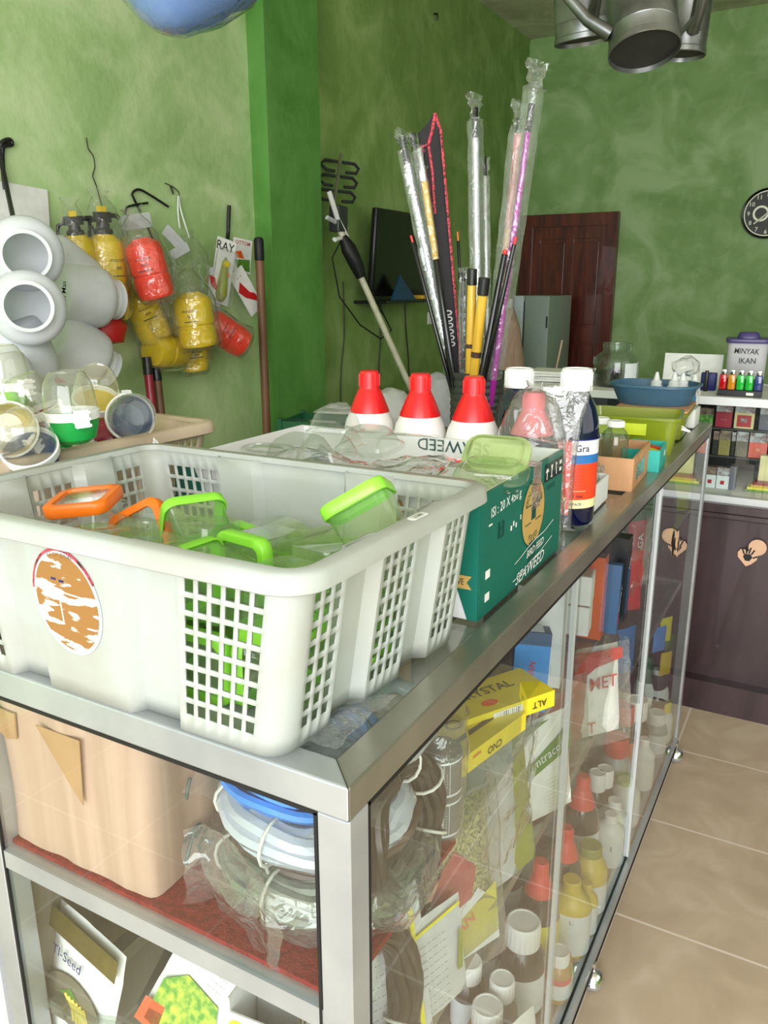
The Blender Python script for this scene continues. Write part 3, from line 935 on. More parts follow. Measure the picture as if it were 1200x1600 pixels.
# prints on the green side: u runs away from the camera along the side, v up
Mp = T(hx + .0028, -hy, 0) @ SIDE
b.m('paper_white')
b.text('ISI : 20 X 450 g', .0165, Mp @ T(.078, .122, 0) @ RZ(2), sx=.98)
b.m('gold_print')
b.lathe([(0, 0), (.040, 0)], 40, Mp @ T(.178, .086, .0002), sx=1.1, sy=1.12)
b.m('carton_dark_print')
b.lathe([(.0395, .0004), (.041, .0004)], 40, Mp @ T(.178, .086, 0), sx=1.1, sy=1.12)
for k, ch in enumerate('GOLD COIN'):
    a = 150 - k * 15
    b.text(ch, .0115, Mp @ T(.178 + .029 * math.cos(math.radians(a)) * 1.1, .086 + .029 * math.sin(math.radians(a)) * 1.12, .0006) @ RZ(a - 90))
for k, ch in enumerate('FEED'):
    a = -113 + k * 15
    b.text(ch, .0115, Mp @ T(.178 + .031 * math.cos(math.radians(a)) * 1.1, .086 + .031 * math.sin(math.radians(a)) * 1.12, .0006) @ RZ(a + 90))
b.box((.178, .086, .0006), (.016, .018, .0004), Mp)
for z, s_ in ((.098, -1), (.098, 1), (.074, -1), (.074, 1)): b.box((.178 + s_ * .020, z, .0006), (.022, .0012, .0004), Mp)
b.m('carton_dark_print').box((.178, .030, .0003), (.026, .034, .0003), Mp)
b.text('II:II', .030, Mp @ T(.062, .092, .0003), sx=.6)
b.m('paper_white')
for v0, pts in ((0, [(.112, .034), (.135, .037), (.16, .042), (.19, .046), (.225, .047), (.265, .054)]), (1, [(.108, .012), (.135, .013), (.17, .019), (.21, .022), (.262, .031)])):
    for (x0, y0), (x1, y1) in zip(pts, pts[1:]):
        b.face([Mp @ Vector(q) for q in ((x0, y0 - .0006, .0008), (x1, y1 - .0006, .0008), (x1, y1 + .0006, .0008), (x0, y0 + .0006, .0008))])
b.text('BIRD FEED', .014, Mp @ T(.190, .0335, .0008) @ RZ(2), sx=1.05, shear=.3)
b.text('SEAWEED', .021, Mp @ T(.172, .0115, .0008) @ RZ(2), sx=1.2, shear=.35)
for q in (.022, .050): b.box((.022, q, .0006), (.013, .010, .0004), Mp)
b.box((.022 + .004, .108, .0006), (.010, .002, .0004), Mp)
for x, y, s_ in ((.095, .086, .004), (.103, .090, .003), (.112, .086, .003), (.128, .092, .002)): b.box((x, y, .0006), (s_, .006, .0004), Mp)
for k in range(4):
    x = .226 + k * .0195
    b.m('ink').box((x, .128, .0005), (.0155, .024, .0004), Mp)
    b.m('paper_white')
    Mi = Mp @ T(x, .128, .0009)
    if k == 0: b.prism([(-.006, .001), (-.003, .006), (.003, .006), (.006, .001)], 0, .0002, Mi).box((0, -.004, 0), (.0014, .010, .0003), Mi)
    elif k == 1: b.prism([(-.004, .008), (.004, .008), (.001, .0), (-.001, .0)], 0, .0002, Mi).box((0, -.003, 0), (.0014, .008, .0003), Mi).box((0, -.008, 0), (.007, .0014, .0003), Mi)
    elif k == 2: b.box((0, 0, 0), (.0016, .018, .0003), Mi @ RZ(14)).box((.001, .006, 0), (.005, .002, .0003), Mi)
    else: b.box((0, .005, 0), (.009, .005, .0003), Mi).box((0, -.005, 0), (.009, .005, .0003), Mi)
b.m('carton_dark_print').text('SUPER GOLD', .010, Mp @ T(.248, .106, .0004), sx=.6)
b.m('gold_print').prism([(0, 0), (.040, 0), (.034, .008), (.040, .016), (0, .016)], 0, .0006, T(hx - .045, -hy - .005, .038) @ RX(90))
b.m('ink').text('NATIVE', .0105, T(hx - .027, -hy - .0058, .046) @ FRONT, sx=.7)
b.m('gold_print').text('450 g', .040, T(.115, -hy - .0032, .118) @ FRONT)
b.m('marker_green').text('SEAWEED', .026, T(.055, hy - .0030, h - .010) @ FRONT @ RZ(180), sx=1.05)
b.done('carton_walls', ct, smooth=False)
# glossy tape over the top edge
b = MB().m('film_fine').box((hx + .0036, .035, h - .028), (.0005, .034, .058)); b.box((hx - .012, .035, h + .001), (.034, .034, .0006)); b.crumple(.0008, 90)
b.done('adhesive_tape', ct)

def clear_box(name, label, loc, M, w, d, h, mat='clear_plastic', rr=.016, cat='plastic box', lip=.006, top=.8, group=None):
    b = MB().m(mat)
    def rg(a, c, z, r): return [(x, y, z) for x, y in rrect(a, c, r, 4)]
    a, c = w / 2, d / 2
    b.loft([rg(a + lip, c + lip, 0, rr + lip), rg(a + lip, c + lip, .004, rr + lip), rg(a, c, .005, rr), rg(a * .97, c * .97, h * .35, rr), rg(a * .95, c * .95, h * .37, rr), rg(a * top, c * top, h - .006, rr), rg(a * top - .006, c * top - .006, h, rr * .8), rg(a * top * .5, c * top * .5, h, rr * .4)], False, True)
    o = b.done(name, ang=40)
    o.location = loc; o.rotation_euler = M.to_euler()
    return tag(o, label, cat, group)
def at(px, py, z): return PZ(px, py, z)
clear_box('clear_box', 'clear square box lid standing highest at the far left of the green carton', PY(524, 676, .56), RZ(6), .070, .055, .034, rr=.012)
clear_box('clear_box', 'second clear box nested just below the highest one in the carton', PY(523, 698, .555) , RZ(3), .074, .060, .030, rr=.012)
clear_box('clear_box', 'faceted clear tub leaning left of the tall box in the carton', PY(470, 722, .46), RZ(-10) @ RX(12), .09, .07, .036, 'clear_smoke')
clear_box('clear_box', 'flat oval smoky lid lying at the left front edge of the carton', PY(418, 704, .42), RZ(8) @ RX(4), .066, .036, .006, 'clear_smoke', rr=.018)
clear_box('clear_box', 'faceted clear tub in front of the tall box in the carton', PY(512, 728, .46), RZ(8) @ RX(15), .08, .07, .040, 'clear_plastic')
clear_box('clear_box', 'milky round edged tub in the middle of the carton by the back flap', PY(578, 700, .56), RZ(-5) @ RX(8), .088, .07, .030, 'clear_smoke', rr=.024)
clear_box('clear_box', 'clear tub standing on edge under the upside down lettering', PY(640, 715, .55), RZ(15) @ RX(60), .10, .06, .04, 'clear_plastic', rr=.02)
clear_box('green_tinted_box', 'pale green translucent lunch box lid at the right end of the carton', PY(776, 712, .50), RZ(4) @ RX(48), .076, .044, .018, 'pale_lid', rr=.014, top=.93)
clear_box('green_tinted_box', 'pale green translucent box lying below the green lid in the carton', PY(768, 742, .44), RZ(12) @ RX(10), .078, .056, .016, 'clear_green', rr=.014, top=.93)
clear_box('clear_box', 'clear lid leaning in the far right corner of the carton', PY(850, 712, .60), RZ(-30) @ RX(40), .07, .045, .016, 'clear_plastic')
for k, (x, y) in enumerate(((-.40, .42), (-.28, .42), (-.16, .43), (-.40, .56), (-.27, .57), (-.13, .56))):
    clear_box('clear_box', 'clear tub packed in the lower layer of the green carton', (x, y, CZ + .040), RZ(rnd.uniform(-20, 20)) @ RX(rnd.uniform(-8, 8)), .105, .10, .062, 'clear_smoke' if k % 2 else 'clear_plastic', group='clear tubs packed in the carton')
b = MB().m('film')
b.sheet(30, 14, lambda u, v: (-.36 + .33 * u, .40 + .13 * v, CZ + .142 + .010 * math.sin(u * 9 + v * 3) - .012 * abs(v - .5)))
b.crumple(.012, 26, 5.0); b.crumple(.005, 70, 9.0)
tag(b.done('plastic_bag', ang=24), 'crinkled clear bag spread across the front of the boxes in the carton', 'plastic bag')

# ------------------------------------------------------------------ bottles
def bottle_parts(t, kind, h, r, body, cap, lab=None, lab2=None, text=None, tcol='ink', face=12, band=(.12, .55), cap2=None, n=28):
    """parts of one bottle standing on its base at the origin"""
    if kind == 'cone':       # round bottle under a funnel shaped measuring cap
        MB().m(body).lathe([(0, 0), (r * .92, 0), (r, .006), (r, h * .48), (r * .97, h * .56), (r * .85, h * .66), (r * .66, h * .735), (r * .3, h * .75), (0, h * .75)], n).done('bottle_body', t)
        b = MB().m(cap)
        b.lathe([(r * .72, h * .715), (r * .705, h * .73), (r * .52, h * .82), (r * .40, h * .87), (r * .36, h * .885), (r * .35, h * .985), (r * .31, h), (0, h)], n)
        for k in range(10): b.box((r * .365, 0, h * .935), (.0015, .0022, h * .085), RZ(k * 36))
        b.done('cap', t)
        top = h * .5
    elif kind == 'boston':   # round shoulders, wide ribbed screw cap
        MB().m(body).lathe([(0, 0), (r * .9, 0), (r, .007), (r, h * .60), (r * .96, h * .67), (r * .82, h * .76), (r * .62, h * .82), (r * .50, h * .86), (r * .48, h * .93), (0, h * .93)], n).done('bottle_body', t)
        b = MB().m(cap)
        cr_ = r * .60
        b.lathe([(cr_ * 1.05, h * .865), (cr_ * 1.07, h * .87), (cr_ * 1.07, h * .885), (cr_, h * .89), (cr_, h * .985), (cr_ * .93, h), (cr_ * .80, h * 1.0), (cr_ * .78, h * .994), (0, h * .994)], n)
        for k in range(24): b.box((cr_ * 1.0, 0, h * .935), (.0016, cr_ * .12, h * .085), RZ(k * 15))
        b.done('cap', t)
        top = h * .60
    elif kind == 'jug':      # square shouldered plastic bottle with narrow screw cap
        MB().m(body).lathe([(0, 0), (r * .93, 0), (r, .008), (r, h * .66), (r * .93, h * .74), (r * .55, h * .83), (r * .34, h * .87), (r * .33, h * .92), (0, h * .92)], n, sy=.82).done('bottle_body', t)
        b = MB().m(cap); cr_ = r * .44
        b.lathe([(cr_ * 1.06, h * .86), (cr_ * 1.06, h * .88), (cr_, h * .885), (cr_, h * .985), (cr_ * .9, h), (0, h)], n)
        b.done('cap', t)
        top = h * .64
    elif kind == 'vial':     # small bottle, cap nearly as wide as the body
        MB().m(body).lathe([(0, 0), (r * .93, 0), (r, .005), (r, h * .60), (r * .9, h * .68), (r * .66, h * .75), (r * .6, h * .78), (0, h * .78)], n).done('bottle_body', t)
        b = MB().m(cap); cr_ = r * .74
        b.lathe([(cr_, h * .755), (cr_ * 1.02, h * .76), (cr_, h * .985), (cr_ * .93, h), (cr_ * .84, h), (cr_ * .82, h * .993), (0, h * .993)], n)
        for k in range(20): b.box((cr_, 0, h * .87), (.0012, cr_ * .12, h * .2), RZ(k * 18))
        b.done('cap', t)
        top = h * .58
    if lab:
        z0, z1 = h * band[0], min(h * band[1], top)
        b = MB().m(lab); q = r + .0005
        sy = .82 if kind == 'jug' else 1
        a0 = math.radians(face - 90)
        if lab2: 
            zm = z0 + (z1 - z0) * .72
            b.lathe([(q, z0), (q, zm)], 24, sy=sy, a0=a0 - 1.9, a1=a0 + 1.9); b.m(lab2).lathe([(q, zm), (q, z1)], 24, sy=sy, a0=a0 - 1.9, a1=a0 + 1.9)
        else: b.lathe([(q, z0), (q, z1)], 24, sy=sy, a0=a0 - 1.9, a1=a0 + 1.9)
        if text:
            b.m(tcol)
            if kind == 'jug': Mt = T(0, .18 * q, 0) @ RZ(face * .5)
            else: Mt = RZ(face)
            for i, (s_, sz, zz) in enumerate(text):
                b.text(s_, sz, Mt @ T(0, 0, z0 + (z1 - z0) * zz), wrap=q + .0006)
        b.done('product_label', t, recalc=False)
    return t
def bottle(name, label, loc, kind, h, r, body, cap, group=None, cat='bottle', tilt=None, **kw):
    t = thing(name, label, cat, loc, tilt or (0, 0, 0), group)
    return bottle_parts(t, kind, h, r, body, cap, **kw)

for px, py, nm in ((577, 586, 'left'), (657, 586, 'middle'), (741, 589, 'right')):
    p = PY(px, py, .705)
    bottle('pesticide_bottle', 'white bottle with red funnel cap, %s of the row of three behind the carton' % {'left': 'leftmost', 'middle': 'middle one', 'right': 'rightmost'}[nm],
           (p.x, .705, CZ), 'cone', .236, .046, 'white_plastic', 'red_plastic', group='white bottles with red caps behind the carton', cat='bottle')
# the big one litre bottle at the counter edge
p = PY(902, 577, .80)
big = bottle('insecticide_bottle', 'tall dark blue litre bottle with white screw cap and orange label at the counter edge', (p.x, .80, CZ), 'boston', .246, .040, 'blue_glass', 'white_plastic')
b = MB(); q = .0406
a0 = math.radians(20 - 90)
def band(mt, z0, z1, q=q, s=2.0): b.m(mt).lathe([(q, z0), (q, z1)], 30, a0=a0 - s, a1=a0 + s)
band('label_cream', .030, .044); band('label_orange', .044, .102); band('label_blue', .102, .116); band('label_white', .116, .140); band('label_navy', .1385, .1405, q + .0002)
b.m('label_blue').lathe([(0, 0), (.006, 0)], 20, RZ(-2) @ T(0, -q - .0008, .127) @ RX(90), sx=.7, sy=1.2)
b.m('ink').text('Gra', .0155, RZ(38) @ T(0, 0, .126), wrap=q + .0008)
for k in range(6): b.text('- - - - - - -', .005, RZ(34) @ T(0, 0, .094 - k * .005), wrap=q + .0008)
b.m('ink').text('1 liter', .0075, RZ(34) @ T(0, 0, .050), wrap=q + .0008)
b.m('label_cream').text('------------', .008, RZ(30) @ T(0, 0, .059), wrap=q + .0008)
b.m('label_navy').text('- ATACK -', .006, RZ(30) @ T(0, 0, .037), wrap=q + .0008)
b.done('product_label', big, recalc=False)
p = PY(812, 577, .86)
bottle('insecticide_bottle', 'dark blue litre bottle with white screw cap standing behind the carton corner', (p.x, .86, CZ), 'boston', .236, .040, 'blue_glass', 'white_plastic', lab='label_white', band=(.12, .5))
# bottle with the pale pink funnel cap wrapped in a clear bag
p = PY(845, 605, .715)
t = thing('wrapped_bottle', 'dark bottle with a pale pink funnel cap wrapped in a clear bag', 'bottle', (p.x - .005, .70, CZ))
bottle_parts(t, 'cone', .218, .045, 'liquid_brown', 'pink_cap', lab='label_cream', band=(.12, .45))
b = MB().m('film').lathe([(.030, .002), (.050, .004), (.052, .06), (.051, .12), (.050, .155), (.040, .19), (.028, .212), (.012, .224), (.016, .232)], 40)
b.crumple(.006, 38, 2.0); b.crumple(.0025, 90, 4.0); b.done('plastic_bag', t, ang=25)
# slim pink carton in a clear sleeve in front of the litre bottle
p = PZ(872, 822, CZ)
t = thing('sleeved_box', 'slim salmon pink box in a crinkled clear sleeve leaning on the litre bottle', 'box', (-.068, .742, CZ), (0, 0, math.radians(22)))
b = MB().m('label_pink').box((0, 0, .082), (.026, .020, .118)); b.m('label_white')
for k in range(9): b.lathe([(0, 0), (.004, 0)], 12, T(-.004, -.0104, .035 + k * .011) @ RX(90), sx=.8, sy=rnd.uniform(.8, 1.3))
b.m('label_navy').box((0, 0, .024), (.0264, .0204, .004)); b.done('carton', t, smooth=False)
b = MB().m('film')
b.loft([[(x, y, z) for x, y in rrect(a, c, .008, 5)] for z, a, c in ((.001, .030, .014), (.004, .022, .013), (.05, .018, .015), (.10, .020, .016), (.15, .022, .016), (.175, .026, .010), (.20, .034, .006), (.225, .040, .005))], False, False)
b.crumple(.005, 45, 6.0); b.done('plastic_sleeve', t, ang=25)

# ------------------------------------------------------------------ further along the counter
wb = thing('open_box', 'small white open box holding a clear cup beside the tan carton', 'box', (-.083, .915, CZ), (0, 0, math.radians(2)))
b = MB().m('paper_white')
for c, s_ in (((.035, 0, .0225), (.003, .11, .045)), ((-.035, 0, .0225), (.003, .11, .045)), ((0, -.055, .0225), (.073, .003, .045)), ((0, .055, .0225), (.073, .003, .045)), ((0, 0, .002), (.07, .11, .003))): b.box(c, s_)
b.done('box_walls', wb, smooth=False)
o = MB().m('clear_smoke').lathe([(0, 0), (.020, 0), (.027, .055), (.029, .056)], 24).done('plastic_cup')
o.location = (-.072, .935, CZ + .012); o.rotation_euler = (.25, -.2, 0); tag(o, 'clear plastic cup tilted inside the small white box', 'cup')
kb = thing('cardboard_box', 'open tan cardboard box with tape holding small bottles on the counter', 'carton', (-.105, 1.135, CZ), (0, 0, math.radians(3)))
b = MB().m('kraft_tan'); W_, D_, H_ = .155, .20, .062
for c, s_ in (((W_ / 2, 0, H_ / 2), (.004, D_, H_)), ((-W_ / 2, 0, H_ / 2), (.004, D_, H_)), ((0, -D_ / 2, H_ / 2), (W_, .004, H_)), ((0, D_ / 2, H_ / 2), (W_, .004, H_)), ((0, 0, .002), (W_, D_, .004))): b.box(c, s_)
b.done('box_walls', kb, smooth=False)
b = MB().m('film_fine').box((0, -D_ / 2 - .003, .036), (.055, .0006, .020)); b.box((W_ / 2 + .003, -.02, .03), (.0006, .09, .03)); b.crumple(.001, 80); b.done('adhesive_tape', kb)
for (px, py, y, h, lab) in ((963, 657, 1.10, .085, 'small glass bottle with white cap, nearer one in the tan box'), (940, 652, 1.17, .090, 'small glass bottle with white cap, farther one in the tan box')):
    p = PY(px, py, y)
    bottle('glass_bottle', lab, (p.x, y, p.z - h), 'boston', h, .026, 'jar_glass', 'white_plastic')
tb = thing('teal_box', 'small teal open box with yellow papers beside the lime bin', 'box', (-.05, 1.285, CZ), (0, 0, math.radians(4)))
b = MB().m('box_teal')
for c, s_ in (((.036, 0, .0225), (.003, .115, .045)), ((-.036, 0, .0225), (.003, .115, .045)), ((0, -.0575, .0225), (.073, .003, .045)), ((0, .0575, .0225), (.073, .003, .045)), ((0, 0, .002), (.07, .11, .003))): b.box(c, s_)
b.m('paper_white').box((.0385, .02, .028), (.0006, .014, .012)); b.m('label_yellow').box((0, -.01, .040), (.05, .07, .003), RY(12)); b.m('red_print').box((.01, .01, .043), (.04, .02, .002), RY(10))
b.done('box_walls', tb, smooth=False)

def bin_box(name, label, loc, rot, w, d, h, mat, cat='bin', lip=.006, top=1.12, rr=.018, extra=None):
    t = thing(name, label, cat, loc, rot)
    b = MB().m(mat)
    def rg(a, c, z, r): return [(x, y, z) for x, y in rrect(a, c, r, 5)]
    a, c = w / 2, d / 2
    b.loft([rg(a / top, c / top, .002, rr), rg(a / top, c / top, 0, rr), rg(a, c, h - .006, rr), rg(a + lip, c + lip, h - .006, rr + lip), rg(a + lip, c + lip, h, rr + lip), rg(a - .002, c - .002, h, rr), rg(a / top - .003, c / top - .003, .006, rr)], True, True)
    b.done('bin_body', t, ang=40)
    return t
lb = bin_box('storage_bin', 'lime yellow translucent bin with bright label and lime balls inside', (-.117, 1.475, CZ), (0, 0, math.radians(7)), .205, .16, .085, 'lime_clear', rr=.014)
b = MB().m('lime_ball').box((-.02, -.084, .058), (.11, .0015, .026), RX(0)); b.done('bin_label', lb, smooth=False)
b = MB().m('paper_white').tube([(.108, -.055, .06), (.125, -.05, .055), (.125, -.03, .05), (.108, -.02, .06)], .003, 6); b.done('clip', lb)
for k in range(16):
    x, y = -.075 + (k % 6) * .030, -.05 + (k // 6) * .045
    o = MB().m('lime_ball').lathe([(0, -.012), (.009, -.009), (.0125, 0), (.009, .009), (0, .012)], 12).done('lime_ball')
    o.location = (-.117 + x + .0, 1.475 + y + .02, CZ + .018 + (k % 3) * .008)
    tag(o, 'small lime green ball in the lime yellow bin', 'ball', 'lime balls in the bin')
lb2 = bin_box('storage_bin', 'olive translucent bin with a brown lid under the blue basin', (-.115, 1.72, CZ), (0, 0, math.radians(3)), .17, .22, .066, 'lime_clear', rr=.014)
MB().m('kraft_tan').rbox((0, 0, .070), (.178, .225, .006), .012).done('lid', lb2)
bs_ = bin_box('basin', 'slate blue oval basin resting on the brown lidded bin', (-.125, 1.74, CZ + .074), (0, 0, math.radians(2)), .215, .17, .052, 'basin_blue', cat='basin', rr=.07, top=1.2)
MB().m('paper_white').box((0, 0, 0), (.0008, .018, .012), T(.107, -.035, .034) @ RX(20)).done('price_label', bs_, smooth=False)
sb = bin_box('storage_bin', 'small bright blue bin holding white nozzle bottles', (-.075, 1.855, CZ + .052), (0, 0, 0), .085, .07, .062, 'bin_blue', rr=.012)
MB().m('paper_white').box((0, 0, 0), (.0008, .014, .012), T(.049, -.02, .042)).done('price_label', sb, smooth=False)
o = MB().m('paper_white').rbox((-.075, 1.86, CZ + .026), (.09, .09, .050), .004).done('carton'); tag(o, 'small white carton under the bright blue bin', 'carton')
for (px, lab) in ((1027, 'white nozzle bottle standing in the basin, leftmost'), (1055, 'white nozzle bottle standing in the basin, second from left'), (1068, 'white nozzle bottle in the basin, third from left'), (1086, 'white nozzle bottle standing in the bright blue bin')):
    y = 1.78 if px < 1080 else 1.855
    p = PY(px, 583, y)
    t = thing('nozzle_bottle', lab, 'bottle', (p.x, y, p.z - .085))
    MB().m('nozzle_white').lathe([(0, 0), (.015, 0), (.017, .004), (.017, .050), (.012, .056), (0, .056)], 18).done('bottle_body', t)
    MB().m('nozzle_white').lathe([(.014, .054), (.014, .064), (.009, .067), (.0035, .088), (0, .089)], 18).done('nozzle', t)
b = MB().m('film'); b.lathe([(0, 0), (.02, .004), (.035, .02), (.03, .04), (.016, .052), (0, .055)], 20); b.crumple(.012, 40, 3.)
o = b.done('plastic_bag', ang=25); o.location = PY(1070, 590, 1.80); tag(o, 'scrunched clear bag among the white nozzle bottles', 'plastic bag')

# ------------------------------------------------------------------ fishing rods in a ribbed pot
BX, BY = PY(745, 640, 1.16).x, 1.16
pot = thing('rod_pot', 'dark ribbed pot holding the fishing rods behind the bottles', 'pot', (BX, BY, CZ))
prof = [(0, .003), (.050, 0), (.055, .005)]
for k in range(12): prof += [(.058, .01 + k * .015), (.056, .014 + k * .015), (.058, .018 + k * .015)]
prof += [(.060, .19), (.060, .195), (.055, .195), (.052, .01), (0, .008)]
MB().m('dark_grey_plastic').lathe(prof, 32).done('pot_body', pot)

def rod_path(a, b_, n=10): return [Vector(a).lerp(Vector(b_), i / n) for i in range(n + 1)]
def rod(label, bot, top, r0, r1, segs, sleeve=None, name='fishing_rod'):
    """bot/top: world points; segs: list of (frac0, frac1, material, radius scale)"""
    bot, top = Vector(bot), Vector(top)
    L = (top - bot).length
    t = thing(name, label, 'fishing rod', bot, aim(top - bot))
    pn = ['rod_blank', 'grip', 'end_cap', 'rod_band', 'rod_tip', 'rod_band', 'rod_band']
    for i, (f0, f1, mt, s_) in enumerate(segs):
        ra = (r0 + (r1 - r0) * f0) * s_; rb = (r0 + (r1 - r0) * f1) * s_
        MB().m(mt).lathe([(0, f0 * L), (ra * .9, f0 * L), (ra, f0 * L + .001), (rb, f1 * L - .001), (rb * .9, f1 * L), (0, f1 * L)], 14).done({'rod_black': 'rod_section', 'bamboo': 'bamboo_section', 'black_plastic': 'end_cap'}.get(mt, 'rod_section'), t)
    if sleeve:
        f0, f1, sr = sleeve
        b = MB().m('film')
        rows = [(f0, sr * .8), (f0 + (f1 - f0) * .3, sr), (f0 + (f1 - f0) * .6, sr), (f1 - .09, sr * 1.0), (f1 - .05, sr * .9), (f1 - .02, sr * 1.3), (f1 + .0, sr * 1.5)]
        rr = []
        for i in range(len(rows) - 1):
            for k in range(8):
                u = k / 8; rr.append((rows[i][0] * (1 - u) + rows[i + 1][0] * u, rows[i][1] * (1 - u) + rows[i + 1][1] * u))
        rr.append(rows[-1])
        b.loft([[(x, y, f * L) for x, y in rrect(q, q * (.75 if f < f1 - .06 else .3), q * .5 if f < f1 - .06 else q * .25, 4)] for f, q in rr], False, False)
        for v in b.bm.verts:
            a = .0022 + (.006 if v.co.z > (f1 - .07) * L else 0)
            d_ = noise.noise_vector(v.co * (55 if v.co.z < (f1 - .07) * L else 95) + Vector((top.x * 50, 0, 3)))
            v.co += d_ * a
        b.done('plastic_sleeve', t, ang=22)
    return t
def potpt(dx, dy, z=.012): return Vector((BX + dx, BY + dy, CZ + z))
K = .195
def rodpx(label, pb, pt, y, r0, r1, segs, sleeve=None, ybase=None):
    """rod through the image points pb (near the pot mouth) and pt (top end) at depth y"""
    m0 = PY(pb[0], pb[1], BY + (ybase or 0)); m1 = PY(pt[0], pt[1], y)
    d = (m1 - m0).normalized()
    k = (m0.z - (CZ + .012)) / d.z
    return rod(label, m0 - d * k, m1, r0, r1, segs, sleeve)
SV = [(0, .92, 'rod_silver', 1), (.92, 1, 'rod_black', .85)]
rodpx('silver rod in a clear sleeve, thickest of the leftmost pair', (708, 600), (628, 214), 1.13, .010, .0085, SV, (.25, 1.02, .019), 0)
rodpx('slimmer silver rod in a clear sleeve beside the leftmost silver rod', (705, 600), (645, 208), 1.17, .007, .006, [(0, .95, 'rod_silver', 1), (.95, 1, 'dark_grey_plastic', 1)], (.5, 1.0, .014), .02)
rodpx('thin black rod with a pink tip at the left edge of the bundle', (706, 610), (642, 368), 1.12, .006, .0035, [(0, .97, 'rod_black', 1), (.97, 1, 'rod_tip_red', .7)], None, -.03)
# black padded rod case with coral edging
m0 = PY(712, 605, BY - .01); m1 = PY(668, 190, 1.14); d = (m1 - m0).normalized(); m0 = m0 - d * ((m0.z - CZ - .012) / d.z)
L = (m1 - m0).length
cs_ = thing('rod_case', 'black padded rod case with coral pink piping standing in the rod pot', 'rod case', m0, facing(d, m1) @ RZ(8))
b = MB().m('foam_black')
b.loft([[(x, y, z) for x, y in rrect(a, .007, .005, 3)] for z, a in ((0, .010), (L * .3, .014), (L * .8, .020), (L * .97, .022))], True, True)
b.prism([(-.022, L * .97), (.022, L * .97), (.012, L * 1.015), (-.004, L * .99)], -.006, .006, RX(90))
b.done('case_body', cs_)
b = MB().m('case_coral')
for s_ in (1,):
    b.tube([(s_ * .011, 0, 0), (s_ * .0155, 0, L * .3), (s_ * .0215, 0, L * .8), (s_ * .0235, 0, L * .97), (s_ * .016, 0, L * 1.02)], .0042, 8)
b.tube([(-.022, -.006, L * .74), (-.024, -.007, L * .86), (-.018, -.008, L * .93), (-.004, -.008, L * .935), (.006, -.007, L * .97), (.016, -.004, L * 1.015)], .0036, 8)
b.tube([(-.004, -.008, L * .93), (-.002, -.008, L * .86), (-.006, -.008, L * .74)], .003, 8)
b.done('piping', cs_)
b = MB().m('paper_grey').text('000000', .026, T(.0, -.0075, L * .40) @ RX(90) @ RZ(90)); b.text('7.0', .02, T(.0, -.0075, L * .20) @ RX(90) @ RZ(90)); b.done('printed_logo', cs_, smooth=False)
rodpx('rod with a gold upper grip tucked in front of the black case', (712, 612), (655, 232), 1.10, .0065, .0065, [(0, .66, 'rod_black', 1), (.66, .9, 'bamboo', 1), (.9, 1, 'rod_silver', .9)], (.66, 1.01, .011), -.04)
rodpx('thin black rod with an orange tip standing upright in the middle', (727, 600), (715, 362), 1.2, .0045, .0030, [(0, .96, 'rod_black', 1), (.96, 1, 'orange_plastic', .6)], None, .03)
rodpx('silver rod in a clear sleeve with black end, tallest in the centre', (748, 600), (742, 168), 1.18, .0085, .0075, SV, (.3, 1.03, .018), .02)
rodpx('slim silver rod showing right of the tall centre sleeve', (762, 600), (757, 245), 1.22, .005, .0045, [(0, .94, 'rod_silver', 1), (.94, 1, 'rod_black', 1)], (.35, 1.0, .010), .04)
rodpx('thin black rod behind the yellow rod grips', (752, 600), (748, 357), 1.23, .004, .003, [(0, 1, 'rod_black', 1)], None, .04)
rodpx('bright yellow bamboo patterned rod with black cap', (733, 610), (738, 420), 1.10, .0095, .009, [(0, .60, 'bamboo', 1), (.60, .62, 'bag_brown', 1.05), (.62, .92, 'bamboo', 1), (.92, 1, 'black_plastic', 1.12)], None, -.045)
rodpx('golden bamboo patterned rod with black cap, right of the yellow one', (738, 610), (757, 434), 1.09, .0095, .0105, [(0, .58, 'bamboo', 1), (.58, .61, 'bag_brown', 1.05), (.61, .91, 'bamboo', 1), (.91, 1, 'black_plastic', 1.1)], None, -.05)
rodpx('thin rod in a crinkled sleeve left of the yellow rod', (723, 612), (724, 418), 1.12, .004, .004, [(0, 1, 'rod_black', 1)], (.2, 1.0, .009), -.03)
rodpx('peach and pink rod in a clear sleeve at the right of the bundle', (768, 600), (812, 185), 1.16, .0075, .0065, [(0, .35, 'rod_black', 1), (.35, .7, 'rod_peach', 1), (.7, .96, 'rod_pink', 1), (.96, 1, 'rod_black', .9)], (.3, 1.04, .020), .0)
rodpx('purple and magenta rod in the tallest clear sleeve, rightmost of the bundle', (770, 600), (831, 162), 1.12, .008, .0065, [(0, .45, 'rod_purple', 1), (.45, .93, 'rod_purple', .9), (.93, 1, 'rod_black', 1)], (.25, 1.10, .021), -.03)
rodpx('black rod crossing in front of the purple rod', (748, 612), (790, 390), 1.10, .008, .006, [(0, .98, 'rod_black', 1), (.98, 1, 'rod_tip_red', .8)], None, -.045)
rodpx('black rod with red tip at the right edge of the bundle', (752, 612), (806, 370), 1.09, .006, .004, [(0, .97, 'rod_black', 1), (.97, 1, 'rod_tip_red', .8)], None, -.05)
